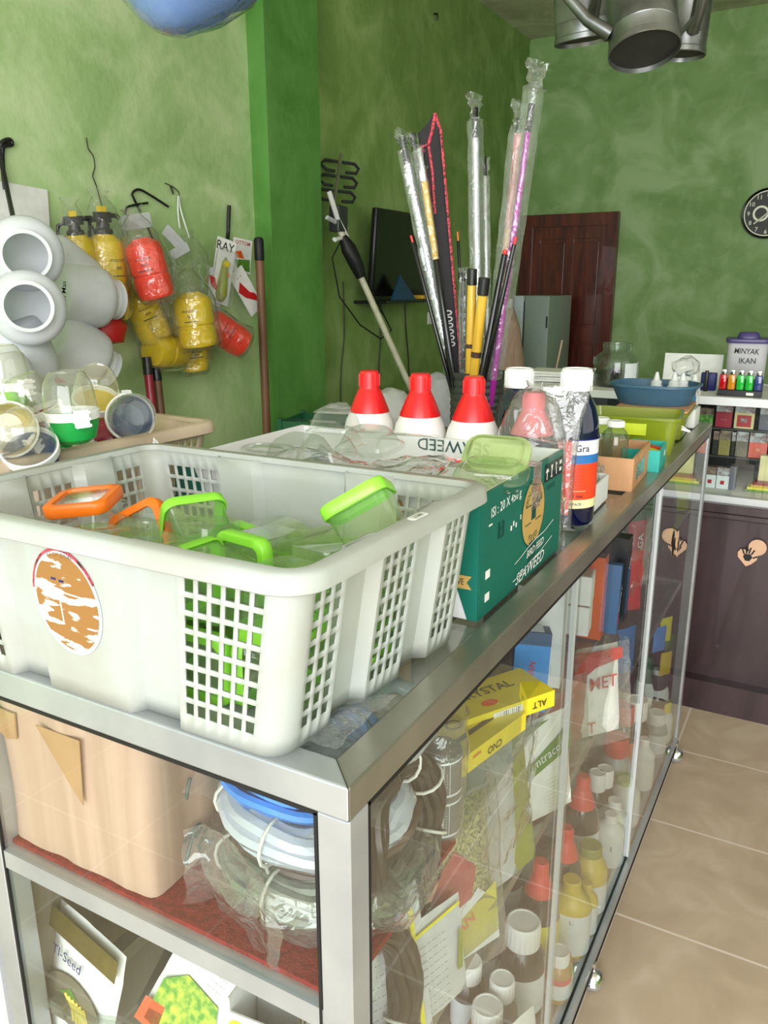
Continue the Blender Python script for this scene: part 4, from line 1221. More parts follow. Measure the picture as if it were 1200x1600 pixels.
# ------------------------------------------------------------------ white jars hung on the left wall
def big_jar(label, loc, d, r=.100, h=.225, text=True):
    t = thing('plastic_jar', label, 'jar', loc, aim(d))
    rn = r * .62
    MB().m('jar_white').lathe([(0, .0), (r * .78, 0), (r * .90, .006), (r, .035), (r * 1.0, h * .62), (r * .95, h * .72), (r * .82, h * .78), (rn, h * .82), (rn, h * .985), (rn * 1.0, h), (rn * .95, h), (rn * .94, h * .80), (r * .9, h * .70), (r * .93, .04), (r * .8, .012), (0, .008)], 40).done('jar_body', t)
    b = MB().m('jar_white').lathe([(rn, h * .885), (rn * 1.07, h * .89), (rn * 1.07, h * .915), (rn, h * .92)], 40)
    b.lathe([(rn * .9, h * .995), (rn * 1.05, h * .995), (rn * 1.05, h * 1.005), (rn * .9, h * 1.005), (rn * .9, h * .995)], 40)
    b.done('neck_ring', t)
    return t
def toward(p, k=1.0, off=(0, 0, 0)):
    v = (CAM - Vector(p)).normalized() * k + Vector(off)
    return v.normalized()
def hang_jar(px, py, x, d, lab, back=.16, **kw):
    p = PX(px, py, x)
    return big_jar(lab, p - Vector(d).normalized() * back, d, **kw)
pa = PX(38, 402, -1.68)
hang_jar(40, 398, -1.66, toward(pa, 1, (0, 0, -.05)), 'white plastic jar facing out with its round mouth, top of the hanging cluster', .19)
pb = PX(42, 488, -1.62)
hang_jar(43, 480, -1.60, toward(pb, 1, (0, 0, .04)), 'white plastic jar facing out with its round mouth, directly below the top jar', .19)
hang_jar(180, 468, -1.84, (.12, 1, -.10), 'white plastic jar on its side with the mouth pointing right, upper right of the cluster', .225)
hang_jar(170, 578, -1.84, (.16, .86, -.52), 'white plastic jar with its mouth pointing down to the right, lowest right of the cluster', .225)
hang_jar(30, 560, -1.76, (.1, .3, -.95), 'white plastic jar with only its rounded base showing, below the two facing jars', .10)
hang_jar(95, 425, -1.92, (-.2, -.6, .5), 'white plastic jar mostly hidden behind the upper right jar', .10)
hang_jar(8, 632, -1.62, (.3, .1, -.95), 'white plastic jar at the lowest left end of the cluster', .12)
# printed lines on two jars
b = MB().m('ink').text('Tawon Mas', .022, SIDE @ RZ(82))
o = b.done('jar_print', smooth=False)
p = PX(100, 468, -1.655); o.location = p
jr = [q for q in bpy.data.objects if q.get('label', '').startswith('white plastic jar on its side')][0]
bpy.context.view_layer.update()
def keep(o, par):
    bpy.context.view_layer.update()
    mw = o.matrix_world.copy(); o.parent = par; o.matrix_parent_inverse = Matrix.Identity(4)
    o.matrix_basis = par.matrix_world.inverted() @ mw
keep(o, jr)
# straps
def cord(name, label, pts, r, mat, cat='cord', n=6):
    P = [Vector(p) for p in pts]
    out = []
    for i in range(len(P) - 1):
        p0, p1, p2, p3 = P[max(i - 1, 0)], P[i], P[i + 1], P[min(i + 2, len(P) - 1)]
        for k in range(6):
            t = k / 6
            out.append(.5 * ((2 * p1) + (p2 - p0) * t + (2 * p0 - 5 * p1 + 4 * p2 - p3) * t * t + (3 * p1 - p0 - 3 * p2 + p3) * t ** 3))
    out.append(P[-1])
    o = MB().m(mat).tube(out, r, n).done(name)
    return tag(o, label, cat)
W = XL + .012
cord('hanging_strap', 'black strap looped on the wall holding the white jars', [PX(24, 356, -1.72), PX(12, 300, -1.95), PX(0, 240, W), PX(2, 224, W), PX(14, 218, W), PX(18, 226, W), PX(4, 232, W), PX(6, 280, W), PX(8, 296, W)], .007, 'rubber_black', 'strap')
b = MB().m('paper_white').box((0, 0, 0), (.006, .30, .26), T(XL + .006, PX(28, 340, XL).y - .04, PX(28, 340, XL).z - .03) @ RX(-3))
tag(b.done('white_board', smooth=False), 'plain white board fixed to the green wall behind the white jars', 'board')
o = MB().m('red_plastic').rbox((0, 0, 0), (.05, .20, .07), .02).crumple(.012, 20).done('red_bundle'); o.location = PX(66, 583, -1.93)
tag(o, 'red bundle showing below the white jars', 'bundle')

# ------------------------------------------------------------------ pressure sprayers in clear bags
def sprayer(name, label, px, py, x, d, col, r=.056, h=.235, head=True, bag=True, legs=False, roll=0):
    p = PX(px, py, x); d = Vector(d).normalized()
    t = thing(name, label, 'sprayer', p - d * h / 2, aim(d) @ RZ(roll))
    MB().m(col).lathe([(0, .004), (r * .5, 0), (r * .92, .006), (r, .03), (r, h * .36), (r * .93, h * .385), (r * .93, h * .41), (r, h * .44), (r, h * .80), (r * .90, h * .90), (r * .55, h * .97), (r * .42, h), (0, h)], 32).done('tank', t)
    b = MB().m('ink')
    for dz, s_ in ((.68, '====='), (.60, 'oo'), (.30, '-----')): b.text(s_, .020 if dz > .4 else .016, RZ(0) @ T(0, 0, h * dz), wrap=r + .0012)
    b.box((0, -r - .0005, h * .50), (.05, .001, .003))
    b.done('printed_text', t, smooth=False)
    if head:
        b = MB().m('black_plastic').lathe([(r * .5, h * .97), (r * .52, h * 1.03), (r * .36, h * 1.06), (r * .30, h * 1.16), (0, h * 1.16)], 16)
        b.loft([[(x_, y_, z) for x_, y_ in rrect(a, .014, .008, 2)] for z, a in ((h * 1.12, .03), (h * 1.24, .03))])
        b.tube([(.02, 0, h * 1.2), (.055, 0, h * 1.20), (.066, 0, h * 1.17)], .008, 8)
        b.tube([(-.02, 0, h * 1.18), (-.05, 0, h * 1.12), (-.055, 0, h * .95)], .006, 8)
        b.m('sprayer_yellow' if 'yellow' in col else 'orange_plastic').box((0, 0, h * 1.27), (.022, .022, .02))
        b.done('spray_head', t)
    if bag:
        b = MB().m('film_wall')
        R_ = r * 1.16
        b.lathe([(.01, -.012), (R_ * .8, -.010), (R_ * 1.05, .02), (R_ * 1.02, h * .4), (R_ * 1.05, h * .8), (R_ * .9, h * 1.05), (R_ * .55, h * 1.28), (R_ * .3, h * 1.4), (R_ * .5, h * 1.5)], 30)
        b.crumple(.013, 16, px * .1); b.crumple(.004, 60, py * .1)
        b.done('plastic_bag', t, ang=22)
    return t
sprayer('pressure_sprayer', 'yellow pressure sprayer with black head standing tall behind the white jars', 168, 430, -1.90, (.05, -.05, 1), 'sprayer_yellow', r=.062, h=.27, roll=40)
sprayer('pressure_sprayer', 'shorter yellow pressure sprayer with black head, left of the tall yellow one', 128, 420, -1.93, (.05, -.15, 1), 'sprayer_yellow', r=.055, h=.22, roll=40)
sprayer('pressure_sprayer', 'bright orange pressure sprayer hanging upright in a clear bag', 233, 420, -1.80, (-.1, -.22, 1), 'sprayer_orange', r=.062, h=.20, head=False, roll=58)
sprayer('pressure_sprayer', 'bright yellow sprayer tank hanging in front with ring marks', 305, 500, -1.82, (-.05, -.10, 1), 'sprayer_yellow', r=.070, h=.20, head=False, roll=56)
sprayer('pressure_sprayer', 'dull yellow sprayer tank in a bag under the orange one', 228, 490, -1.94, (.0, -.5, 1), 'sprayer_yellow', r=.062, h=.21, head=False, roll=56)
sprayer('pressure_sprayer', 'yellow sprayer tank lying sideways at the lowest left of the bagged group', 262, 548, -1.92, (.0, 1, -.08), 'sprayer_yellow', r=.062, h=.17, head=False, roll=150)
sprayer('pressure_sprayer', 'short yellow tank at the lowest right of the bagged group', 302, 556, -1.93, (.0, -.1, 1), 'sprayer_yellow', r=.055, h=.12, head=False, roll=56)
sprayer('pressure_sprayer', 'red orange sprayer tank pointing down to the right below the packets', 352, 520, -1.90, (-.35, -.75, .55), 'sprayer_orange', r=.062, h=.19, head=False, roll=90)
o = MB().m('red_print').lathe([(0, 0), (.07, .01), (.08, .06), (.05, .10), (0, .11)], 20).crumple(.012, 20).done('red_bag'); o.location = PX(160, 515, -1.92) - Vector((0, 0, .05))
tag(o, 'red net bag with black pieces behind the upper right white jar', 'bag')
# loose crumpled bags and hangers
def film_blob(name, label, px, py, x, s, seed, mat='film_wall', cat='plastic bag', amp=.02, rot=0):
    b = MB().m(mat)
    b.lathe([(0, -.5), (.5, -.42), (.62, -.1), (.5, .2), (.28, .42), (.1, .5), (.16, .58)], 26)
    for v in b.bm.verts: v.co = Vector((v.co.x * s[0], v.co.y * s[1], v.co.z * s[2]))
    b.crumple(amp, 14, seed); b.crumple(amp * .4, 45, seed + 3)
    o = b.done(name, ang=24); o.location = PX(px, py, x); o.rotation_euler = (math.radians(rot), 0, 0)
    return tag(o, label, cat)
film_blob('plastic_bag', 'empty clear bag scrunched on a hook, above the yellow sprayers', 205, 385, -1.93, (.07, .15, .20), 1.)
film_blob('plastic_bag', 'clear bag hanging between the orange and yellow sprayers', 268, 450, -1.90, (.07, .20, .24), 4.)
film_blob('plastic_bag', 'dark tinted bag of black nozzles behind the clear bags', 300, 415, -1.95, (.06, .18, .22), 7.)
film_blob('plastic_bag', 'clear bag bunched below the orange sprayer', 262, 500, -1.88, (.06, .14, .14), 9.)
def card(name, label, px, py, x, w, h, roll, mat, txt=None, cat='card', th=.004, tm='ink', ts=.03, off=(0, 0), yaw=12):
    p = PX(px, py, x)
    t = thing(name, label, cat, p, (SIDE @ RX(0) @ RY(-yaw) @ RZ(roll)).to_euler())
    b = MB().m(mat).rbox((0, 0, 0), (w, h, th), .004)
    if txt: b.m(tm).text(txt, ts, T(off[0], off[1], th / 2 + .0008))
    b.done('card_sheet', t, smooth=False)
    return t
c = card('header_card', 'grey speckled header card on the white string', 272, 373, -1.93, .10, .045, -42, 'paper_grey')
c = card('header_card', 'pale folded header card above the orange sprayer', 213, 346, -1.93, .12, .05, 10, 'paper_grey')
c = card('header_card', 'plain pale card strip tilted above the clear bag', 281, 392, -1.92, .085, .035, 25, 'paper_grey')
c = card('bait_packet', 'white hanging packet marked RAY with a yellow green lure', 348, 425, -1.93, .095, .26, -14, 'paper_white', 'RAY', ts=.048, off=(-.006, .098), cat='packet')
b = MB().m('packet_olive').lathe([(0, -.09), (.012, -.07), (.020, 0), (.024, .06), (.014, .085), (0, .09)], 16, T(0, -.03, .008) @ RX(90)); b.m('sprayer_yellow').lathe([(0, 0), (.014, 0), (.012, .008), (0, .010)], 14, T(-.002, .03, .018)); b.m('orange_plastic').lathe([(0, 0), (.010, 0), (.008, .006), (0, .008)], 14, T(.010, -.01, .018))
b.done('lure', c)
MB().m('film').rbox((0, -.02, .014), (.10, .22, .03), .02).crumple(.008, 25).done('plastic_bag', c, ang=22)
c = card('bait_packet', 'white and red packet with a pale blue corner reaching toward the brown pole', 385, 455, -1.95, .085, .20, 34, 'paper_white', '- -', cat='packet', tm='red_print', off=(0, .07))
b = MB().m('red_print').prism([(-.04, .02), (-.01, .05), (.01, -.01), (.03, -.03), (.036, -.09), (.02, -.06), (-.02, -.02)], .003, .005); b.m('box_teal').prism([(.01, -.098), (.04, -.098), (.04, -.07), (.014, -.075)], .003, .005); b.done('printed_stripe', c, smooth=False)
c = card('bait_packet', 'small white card with red lettering and a green picture, furthest right on the wall', 378, 400, -1.99, .10, .14, -8, 'paper_white', 'OTTOM', cat='packet', tm='red_print', ts=.022, off=(0, .052))
b = MB().m('packet_green').prism([(-.04, -.02), (.04, -.01), (.045, -.06), (-.02, -.06)], .003, .004); b.m('orange_print').prism([(-.045, .01), (-.01, .02), (.01, -.01), (-.03, -.01)], .0035, .0045); b.done('printed_stripe', c, smooth=False)
c = card('bait_packet', 'narrow silvery packet with red edge left of the RAY packet', 335, 455, -1.94, .06, .18, -8, 'paper_grey', cat='packet')
MB().m('red_print').prism([(-.03, .06), (0, .05), (.01, 0), (-.02, .02)], .003, .005).done('printed_stripe', c, smooth=False)
# strings, hooks, straps on the wall
cord('wire_hook', 'thin twisted wire hanging from a nail above the yellow sprayers', [PX(135, 215, W), PX(138, 232, W), PX(146, 245, W), PX(148, 262, W), PX(145, 275, W), PX(151, 292, W), PX(158, 318, W), PX(168, 345, -1.95)], .0022, 'wire_dark', 'wire')
cord('hanging_strap', 'black strap bent over a hook above the orange sprayer', [PX(238, 372, -1.92), PX(226, 345, W), PX(210, 312, W), PX(207, 302, W), PX(217, 296, W), PX(235, 305, W), PX(263, 323, W)], .0045, 'rubber_black', 'strap')
cord('hanging_strap', 'short black strap left of the bent one', [PX(196, 342, W), PX(198, 325, W), PX(212, 320, W), PX(231, 317, W)], .0040, 'rubber_black', 'strap')
cord('hanging_strap', 'black strap holding the fishing packets beside the brown pole', [PX(353, 390, -1.96), PX(356, 370, W), PX(357, 345, W), PX(358, 321, W)], .008, 'rubber_black', 'strap')
cord('white_string', 'white string loop holding the speckled header card', [PX(281, 357, W), PX(278, 330, W), PX(279, 307, W), PX(283, 330, W), PX(296, 372, W + .03)], .0035, 'rope_white', 'string')
cord('wire_hook', 'thin wire curl on the wall above the white string', [PX(258, 286, W), PX(268, 292, W), PX(271, 304, W), PX(266, 290, W), PX(279, 300, W), PX(279, 310, W)], .002, 'wire_dark', 'wire')
o = MB().m('black_plastic').tube([(0, 0, .01), (.02, 0, .01), (.024, 0, -.01), (.014, 0, -.02)], .006, 8).done('wall_hook'); o.location = PX(678, 25, XL)
tag(o, 'small dark hook high on the green wall beyond the pillar', 'hook')
# brown pole with black cap leaning on the pillar
p0 = PX(404, 372, XL + .13); p1 = PX(418, 700, XL + .13); d = (p0 - p1).normalized(); L = (p0.z - .005) / d.z
t = thing('wooden_pole', 'long brown wooden pole with a black cap standing by the pillar', 'pole', p0 - d * L, aim(d))
MB().m('pole_wood').lathe([(0, 0), (.018, 0), (.018, L - .005), (0, L - .005)], 16).done('pole_shaft', t)
MB().m('rubber_black').lathe([(.0195, L - .09), (.021, L - .085), (.021, L - .01), (.016, L + .002), (0, L + .005)], 16).done('pole_cap', t)
for (px, py, lab, c_) in ((229, 560, 'dark red handled stick leaning on the wall, left of the pair', 'maroon_plastic'), (243, 570, 'dark brown stick leaning on the wall, right of the pair', 'pole_wood')):
    p0 = PX(px, py, XL + .1); p1 = PX(px + 10, py + 90, XL + .13); d = (p0 - p1).normalized(); L = (p0.z - .005) / d.z
    t = thing('tool_handle', lab, 'stick', p0 - d * L, aim(d))
    MB().m(c_).lathe([(0, 0), (.016, 0), (.016, L), (0, L)], 12).done('handle_shaft', t)
    MB().m('black_plastic').lathe([(.017, L - .06), (.018, L - .055), (.016, L + .004), (0, L + .006)], 12).done('handle_cap', t)

# ------------------------------------------------------------------ television on the left wall
ty = 3.95
p = PX(640, 400, XL + .18)
tv = thing('television', 'black flat television mounted on the left wall behind the rods', 'television', (XL + .13, 3.70, 1.60), (0, math.radians(5), 0))
MB().m('black_plastic').rbox((0, 0, 0), (.035, .72, .44), .012).done('housing', tv)
MB().m('tv_black').box((.0185, 0, .008), (.002, .68, .39)).done('screen', tv, smooth=False)
MB().m('black_plastic').box((-.055, 0, 0), (.07, .12, .12)).done('wall_bracket', tv, smooth=False)
o = MB().m('black_plastic').box((0, 0, 0), (.20, .66, .016)).done('wall_shelf', smooth=False); o.location = (XL + .10, 3.70, 1.350)
tag(o, 'narrow black shelf under the television', 'shelf')
o = MB().m('bamboo').rbox((0, 0, 0), (.07, .16, .022), .006).done('yellow_box'); o.location = (XL + .155, 3.90, 1.371)
tag(o, 'flat yellow box on the television shelf', 'box')
o = MB().m('box_navy').prism([(-.16, 0), (.13, 0), (-.06, .13)], -.004, .004, SIDE).done('folded_card', smooth=False); o.location = (XL + .19, 3.60, 1.359)
tag(o, 'dark blue folded card standing in front of the television screen', 'card')
o = MB().m('white_plastic').rbox((0, 0, 0), (.010, .07, .075), .004).done('wall_socket'); o.location = PX(672, 497, XL + .006)
tag(o, 'white wall socket below the television', 'socket')
cord('power_cable', 'thin dark cable hanging down the wall below the television, left one', [PX(594, 462, W), PX(595, 520, W), PX(592, 580, W), PX(594, 640, W), PX(590, 700, W)], .004, 'cable', 'cable')
cord('power_cable', 'thin dark cable hanging down the wall near the socket, right one', [PX(633, 462, W), PX(634, 510, W), PX(638, 560, W), PX(640, 620, W)], .004, 'cable', 'cable')
cord('power_cable', 'faint cable running down the wall beside the pillar', [PX(536, 440, W), PX(538, 520, W), PX(533, 580, W), PX(532, 640, W)], .003, 'wire_dark', 'cable')

# ------------------------------------------------------------------ leaning antenna pole
a0 = PX(644, 612, XL + .42); a1 = PX(520, 335, XL + .10); a2 = PX(533, 240, XL + .04)
d = (a1 - a0).normalized()
ft = a0 - d * ((a0.z - .764) / d.z)
t = thing('antenna_pole', 'long cream pole leaning on the wall with a television antenna on top', 'antenna', ft)
MB().m('pole_cream').tube([Vector((0, 0, 0)), a1 - ft], .016, 14).done('pole', t)
b = MB().m('aluminium_worn').tube([a1 - ft, a2 - ft], .007, 8)
e = (a2 - a1).normalized(); s_ = Vector((.25, 1, 0)).normalized()
b.done('boom', t)
b = MB().m('dark_grey_plastic')
for k in range(3):
    c0 = a1.lerp(a2, .38 + k * .24) - ft
    for q in (-1, 1):
        b.tube([c0 + s_ * q * .02, c0 + s_ * q * .10, c0 + s_ * q * .13 + Vector((0, 0, -.02)), c0 + s_ * q * .10 + Vector((.01, 0, -.045)), c0 + s_ * q * .04 + Vector((0, 0, -.045))], .008, 8)
b.done('antenna_elements', t)
b = MB().m('dark_grey_plastic').rbox(a1 - ft + Vector((.02, .02, -.02)), (.06, .09, .12), .01); b.m('white_matte').tube([a1 - ft + Vector((.02, -.06, .1)), a1 - ft + Vector((.04, -.02, -.02)), a1 - ft + Vector((.04, .06, -.10)), a1 - ft + Vector((.04, -.05, -.12))], .012, 8)
b.m('paper_grey').tube([a1 - ft + Vector((.03, -.10, -.02)), a1 - ft + Vector((.03, .08, -.06))], .010, 8)
b.crumple(.006, 22, 1.0); b.done('antenna_clamp', t)
q0 = a0.lerp(a1, .66) - ft; q1 = a0.lerp(a1, .88) - ft
b = MB().m('rubber_black').tube([q0, q0.lerp(q1, .3) + Vector((.01, 0, 0)), q0.lerp(q1, .7), q1], [.026, .036, .038, .022], 12).crumple(.006, 30); b.done('black_wrapping', t)
b = MB().m('cable').tube([q1, q1 + Vector((0, -.10, -.10)), q1 + Vector((0, -.04, -.28)), q1 + Vector((.02, .12, -.42)), q1 + Vector((.04, .30, -.50)), q1 + Vector((.05, .40, -.46)), q0 + Vector((0, .02, .02))], .004, 6); b.done('coaxial_cable', t)

# ------------------------------------------------------------------ refrigerator
fr = thing('refrigerator', 'old pale grey green refrigerator standing in front of the wooden door', 'refrigerator', (-1.66, 5.35, 0))
f0 = PY(820, 462, 5.2); f1 = PY(859, 462, 5.2)
hh = f0.z
fr.location = ((f0.x + f1.x) / 2, 5.2 + .27, 0); ww = f1.x - f0.x
MB().m('fridge_side').rbox((0, 0, hh / 2 + .02), (ww, .54, hh - .04), .012).done('fridge_body', fr)
MB().m('fridge_door').rbox((-ww / 2 - .045, 0, hh / 2 + .02), (.075, .54, hh - .04), .014).done('fridge_door', fr)
b = MB().m('dark_grey_plastic').box((-ww / 2 - .005, 0, hh / 2), (.012, .52, hh - .08)); b.box((ww / 2 - .012, -.273, hh - .18), (.01, .006, .08)); b.done('door_gasket', fr, smooth=False)
MB().m('white_plastic').box((-ww / 2 - .14, .02, hh / 2), (.06, .50, hh - .05)).done('inner_door', fr, smooth=False)

# ------------------------------------------------------------------ wall clock
pc = PY(1199, 333, YB - .03); rc_ = pc.x - PY(1158, 333, YB - .03).x
ck = thing('wall_clock', 'round black wall clock with cream ring and numerals on the back wall', 'clock', (pc.x, YB, pc.z), (math.radians(90), 0, 0))
MB().m('black_gloss').lathe([(0, 0), (rc_, 0), (rc_, .02), (rc_ * .97, .034), (rc_ * .90, .030), (rc_ * .88, .016), (0, .016)], 56).done('clock_case', ck)
MB().m('clock_cream').lathe([(rc_ * .885, .018), (rc_ * .89, .027), (rc_ * .85, .027), (rc_ * .85, .018)], 56).done('clock_ring', ck)
b = MB().m('clock_dial').lathe([(0, .0175), (rc_ * .86, .0175)], 56); b.m('clock_cream')
for k in range(1, 13):
    a = math.radians(90 - 30 * k)
    b.text(str(k), .040, T(rc_ * .72 * math.cos(a), rc_ * .72 * math.sin(a), .0185))
b.lathe([(.038, .019), (.052, .019)], 24, T(-rc_ * .25, 0, 0)); b.done('clock_face', ck, smooth=False)
b = MB().m('clock_cream').tube([(0, 0, .022), (-rc_ * .48, -rc_ * .40, .022)], .006, 6); b.tube([(0, 0, .024), (rc_ * .1, rc_ * .62, .024)], .004, 6); b.done('clock_hands', ck)
# ------------------------------------------------------------------ low clutter behind the counter, left
o = MB().m('grey_board').box((0, 0, 0), (.62, 2.4, .03)).done('table_top'); 
tbl = thing('side_table', 'low plain table against the left wall beyond the pillar', 'table', (XL + .53, 3.20, 0))
o.parent = tbl; o.location = (0, 0, .745)
for x in (-.27, .27):
    for y in (-1.14, 1.14): MB().m('grey_board').box((x, y, .365), (.04, .04, .73)).done('table_leg', tbl, smooth=False)
def lump(name, label, px, py, x, s, mat, seed, cat='bag', amp=.02):
    b = MB().m(mat).lathe([(0, 0), (.9, .02), (1, .3), (.85, .6), (.5, .85), (.2, .95), (0, 1)], 20)
    for v in b.bm.verts: v.co = Vector((v.co.x * s[0], v.co.y * s[1], v.co.z * s[2]))
    b.crumple(amp, 14, seed); b.crumple(amp * .4, 40, seed)
    o = b.done(name, ang=30); p = PX(px, py, x); o.location = (p.x, p.y, .762)
    return tag(o, label, cat)
lump('white_bag', 'crumpled white bag on the low table, left of the red capped bottles', 525, 640, -1.72, (.13, .13, .16), 'white_matte', 1.)
lump('white_bag', 'crumpled white bag on the low table, behind the gap between red caps', 612, 640, -1.60, (.12, .14, .20), 'white_matte', 2.)
lump('white_bag', 'greyish crumpled bag on the low table near the rod pot', 682, 640, -1.45, (.12, .12, .26), 'paper_grey', 3.)
o = MB().m('red_plastic').rbox((0, 0, 0), (.09, .12, .06), .008).done('red_box'); p = PX(546, 622, -1.70); o.location = (p.x, p.y, .762 + .20)
o.location.z = .762 + .03; tag(o, 'small red box among the white bags on the low table', 'box')
gc = thing('green_crate', 'dark green slatted crate standing at the near end of the low table', 'crate', (PX(500, 650, -1.6).x, PX(500, 650, -1.6).y, .76), (0, 0, .2))
b = MB().m('bottle_green')
for k in range(3):
    for s_ in (-1, 1): b.box((0, s_ * .12, .02 + k * .05), (.26, .01, .03)); b.box((s_ * .13, 0, .02 + k * .05), (.01, .24, .03))
for x in (-.13, .13):
    for y in (-.12, .12): b.box((x, y, .07), (.02, .02, .15))
b.done('crate_slats', gc, smooth=False)

# ------------------------------------------------------------------ far showcase with the cigarette packets
FX0, FX1, FY, FT = -.72, 1.75, 2.33, 1.085
fc = thing('showcase_cabinet', 'far showcase with white framed glass on a dark brown wooden base', 'cabinet', (0, 0, 0))
fw = FX1 - FX0; fcx = (FX0 + FX1) / 2
b = MB().m('panel_wood')
b.box((fcx, FY + .24, .40), (fw, .46, .62)); b.box((fcx, FY + .22, .055), (fw, .52, .11))
b.rbox((fcx, FY + .22, .725), (fw, .50, .030), .008); b.rbox((fcx, FY + .22, .700), (fw, .49, .018), .006)
b.done('cabinet_base', fc, smooth=False)
b = MB().m('aluminium_white')
for z, hgt in ((1.072, .026), (.750, .024)):
    b.box((fcx, FY + .012, z), (fw, .024, hgt)); b.box((fcx, FY + .45, z), (fw, .024, hgt))
    for x in (FX0 + .012, FX1 - .012): b.box((x, FY + .23, z), (.024, .42, hgt))
for x in (FX0 + .012, FX1 - .012, .75): b.box((x, FY + .012, .91), (.022, .022, .30))
b.done('white_frame', fc, smooth=False)
MB().m('white_matte').box((fcx, FY + .23, 1.080), (fw - .05, .42, .006)).done('cabinet_top', fc, smooth=False)
MB().m('white_matte').box((fcx, FY + .23, .759), (fw - .05, .42, .006)).done('display_floor', fc, smooth=False)
MB().m('dark_grey_plastic').box((fcx, FY + .455, .91), (fw - .05, .006, .30)).done('back_panel', fc, smooth=False)
for x0, x1 in ((FX0 + .03, .735), (.765, FX1 - .03)):
    MB().m('glass_pane').face([(x0, FY + .006, .762), (x1, FY + .006, .762), (x1, FY + .006, 1.06), (x0, FY + .006, 1.06)]).done('glass_pane', fc, smooth=False, recalc=False)
for z in (.955, .858):
    MB().m('dark_grey_plastic').box((fcx, FY + .30, z), (fw - .06, .24, .006)).done('display_shelf', fc, smooth=False)
SY = FY + .19
def packet_box(label, x, z, w, h, d, mat, pic='photo_print', deco=None, txt=None, y=None, group=None, name='cigarette_packet'):
    t = thing(name, label, 'cigarette packet', (x, (y or SY) + d / 2, z), (0, 0, 0), group)
    b = MB().m(mat).box((0, 0, h * .31), (w, d, h * .62)); b.m(pic).box((0, 0, h * .81), (w, d, h * .38)); b.done('pack', t, smooth=False)
    b = MB()
    if deco: b.m(deco).box((0, -d / 2 - .0005, h * .30), (w * (.72 if mat != 'label_white' else .3), .001, h * (.46 if mat != 'label_white' else .18))); b.m(pic).box((0, -d / 2 - .001, h * .32), (w * .3, .001, h * .16)) if mat != 'label_white' else None
    if txt:
        b.m('label_cream' if mat != 'label_white' else 'cig_red').text(txt, w * .22, T(0, -d / 2 - .0014, h * .32) @ FRONT)
    if deco or txt: b.done('printed_front', t, smooth=False)
    else: b.bm.free()
    return t
def fx(px, py): return PY(px, py, SY).x
packet_box('deep red cigarette packet, leftmost in the top row of the far showcase', fx(1128, 680), .959, .052, .086, .022, 'cig_crimson', 'photo_print', None, '- - -')
packet_box('cream cigarette packet with a big red framed picture, top row', fx(1160, 680), .959, .062, .086, .022, 'cig_cream', 'photo_print', 'cig_red', None)
packet_box('grey cigarette packet with pink stripe, top row beside the cream one', fx(1198, 680), .959, .056, .086, .022, 'cig_grey', 'photo_print', None, '- -')
packet_box('small green pictured packet behind the counter end, top row', fx(1100, 660), .959, .056, .062, .022, 'photo_green', 'photo_print_dark')
packet_box('olive gold cigarette packet with a red star, leftmost of the second row', fx(1128, 712) + .006, .862, .040, .086, .022, 'cig_gold', 'photo_print_dark', None, '*')
packet_box('black sided narrow packet with a white mark, far left of the second row', fx(1116, 712), .862, .018, .082, .022, 'ink', 'photo_print_dark', None, '2')
packet_box('taupe cigarette packet, second from left in the second row', fx(1156, 715), .862, .040, .086, .022, 'cig_taupe', 'photo_print', None, '+')
packet_box('black sided narrow packet beside the taupe one, second row', fx(1143, 715), .862, .018, .082, .022, 'ink', 'photo_print', None, '2')
packet_box('coral pink cigarette packet with gold digits, second row', fx(1182, 718), .862, .056, .086, .022, 'cig_coral', 'photo_print', None, '76')
packet_box('white cigarette packet with red mark standing on the display floor, left one', fx(1112, 766), .763, .042, .072, .030, 'label_white', 'photo_print_dark', 'cig_red', None, y=FY + .10)
packet_box('white cigarette packet with red mark standing on the display floor, right one', fx(1131, 768), .763, .042, .072, .030, 'label_white', 'photo_print', 'cig_red', None, y=FY + .10)
packet_box('grey lighter carton beside the white packets', fx(1146, 766), .763, .020, .080, .050, 'cig_grey', 'cig_grey', None, None, y=FY + .10)
for k, (mt, dx) in enumerate((('packet_green', 0), ('label_yellow', .004), ('bamboo', .012), ('maroon_plastic', .016))):
    o = MB().m(mt).box((0, 0, 0), (.12 - k * .006, .06, .008)).done('thin_packet', smooth=False); o.location = (.125 + dx, FY + .13, .767 + k * .0085)
    tag(o, '%s flat packet, %s of the little stack on the display floor' % (['green', 'yellow', 'golden', 'maroon'][k], ['bottom', 'second', 'third', 'top'][k]), 'packet')
o = MB().m('label_cream').box((0, 0, 0), (.06, .03, .085)).done('cream_box', smooth=False); p = PY(1192, 760, FY + .10); o.location = (p.x + .01, FY + .15, .763 + .0785); o.location.z = .763 + .034 + .0425
tag(o, 'upright cream carton on the stack of flat packets', 'box')

# things on top of the far showcase
def fpt(px, y): return PY(px, 600, y).x
o = MB().m('paper_white').box((0, 0, .055), (.20, .012, .11)).done('white_board', smooth=False); o.location = (PY(1085, 590, 2.66).x - .01, 2.66, 1.083); o.rotation_euler = (math.radians(-8), 0, 0)
tag(o, 'white card panel standing behind the nozzle bottles on the showcase', 'board')
o = MB().m('label_navy').rbox((0, 0, .030), (.05, .03, .060), .006).done('blue_packet'); o.location = (PY(1107, 600, 2.52).x, 2.52, 1.083)
tag(o, 'dark blue pouch with a black top beside the lighter rack', 'packet')
o = MB().m('black_plastic').rbox((0, 0, .035), (.012, .012, .07), .004).done('black_pen'); o.location = (PY(1104, 590, 2.48).x, 2.48, 1.083)
tag(o, 'black pen standing in front of the dark blue pouch', 'pen')
mk = thing('food_container', 'clear square canister with purple lid and handwriting on the showcase', 'container', (PY(1165, 570, 2.62).x, 2.62, 1.083), (0, 0, .12))
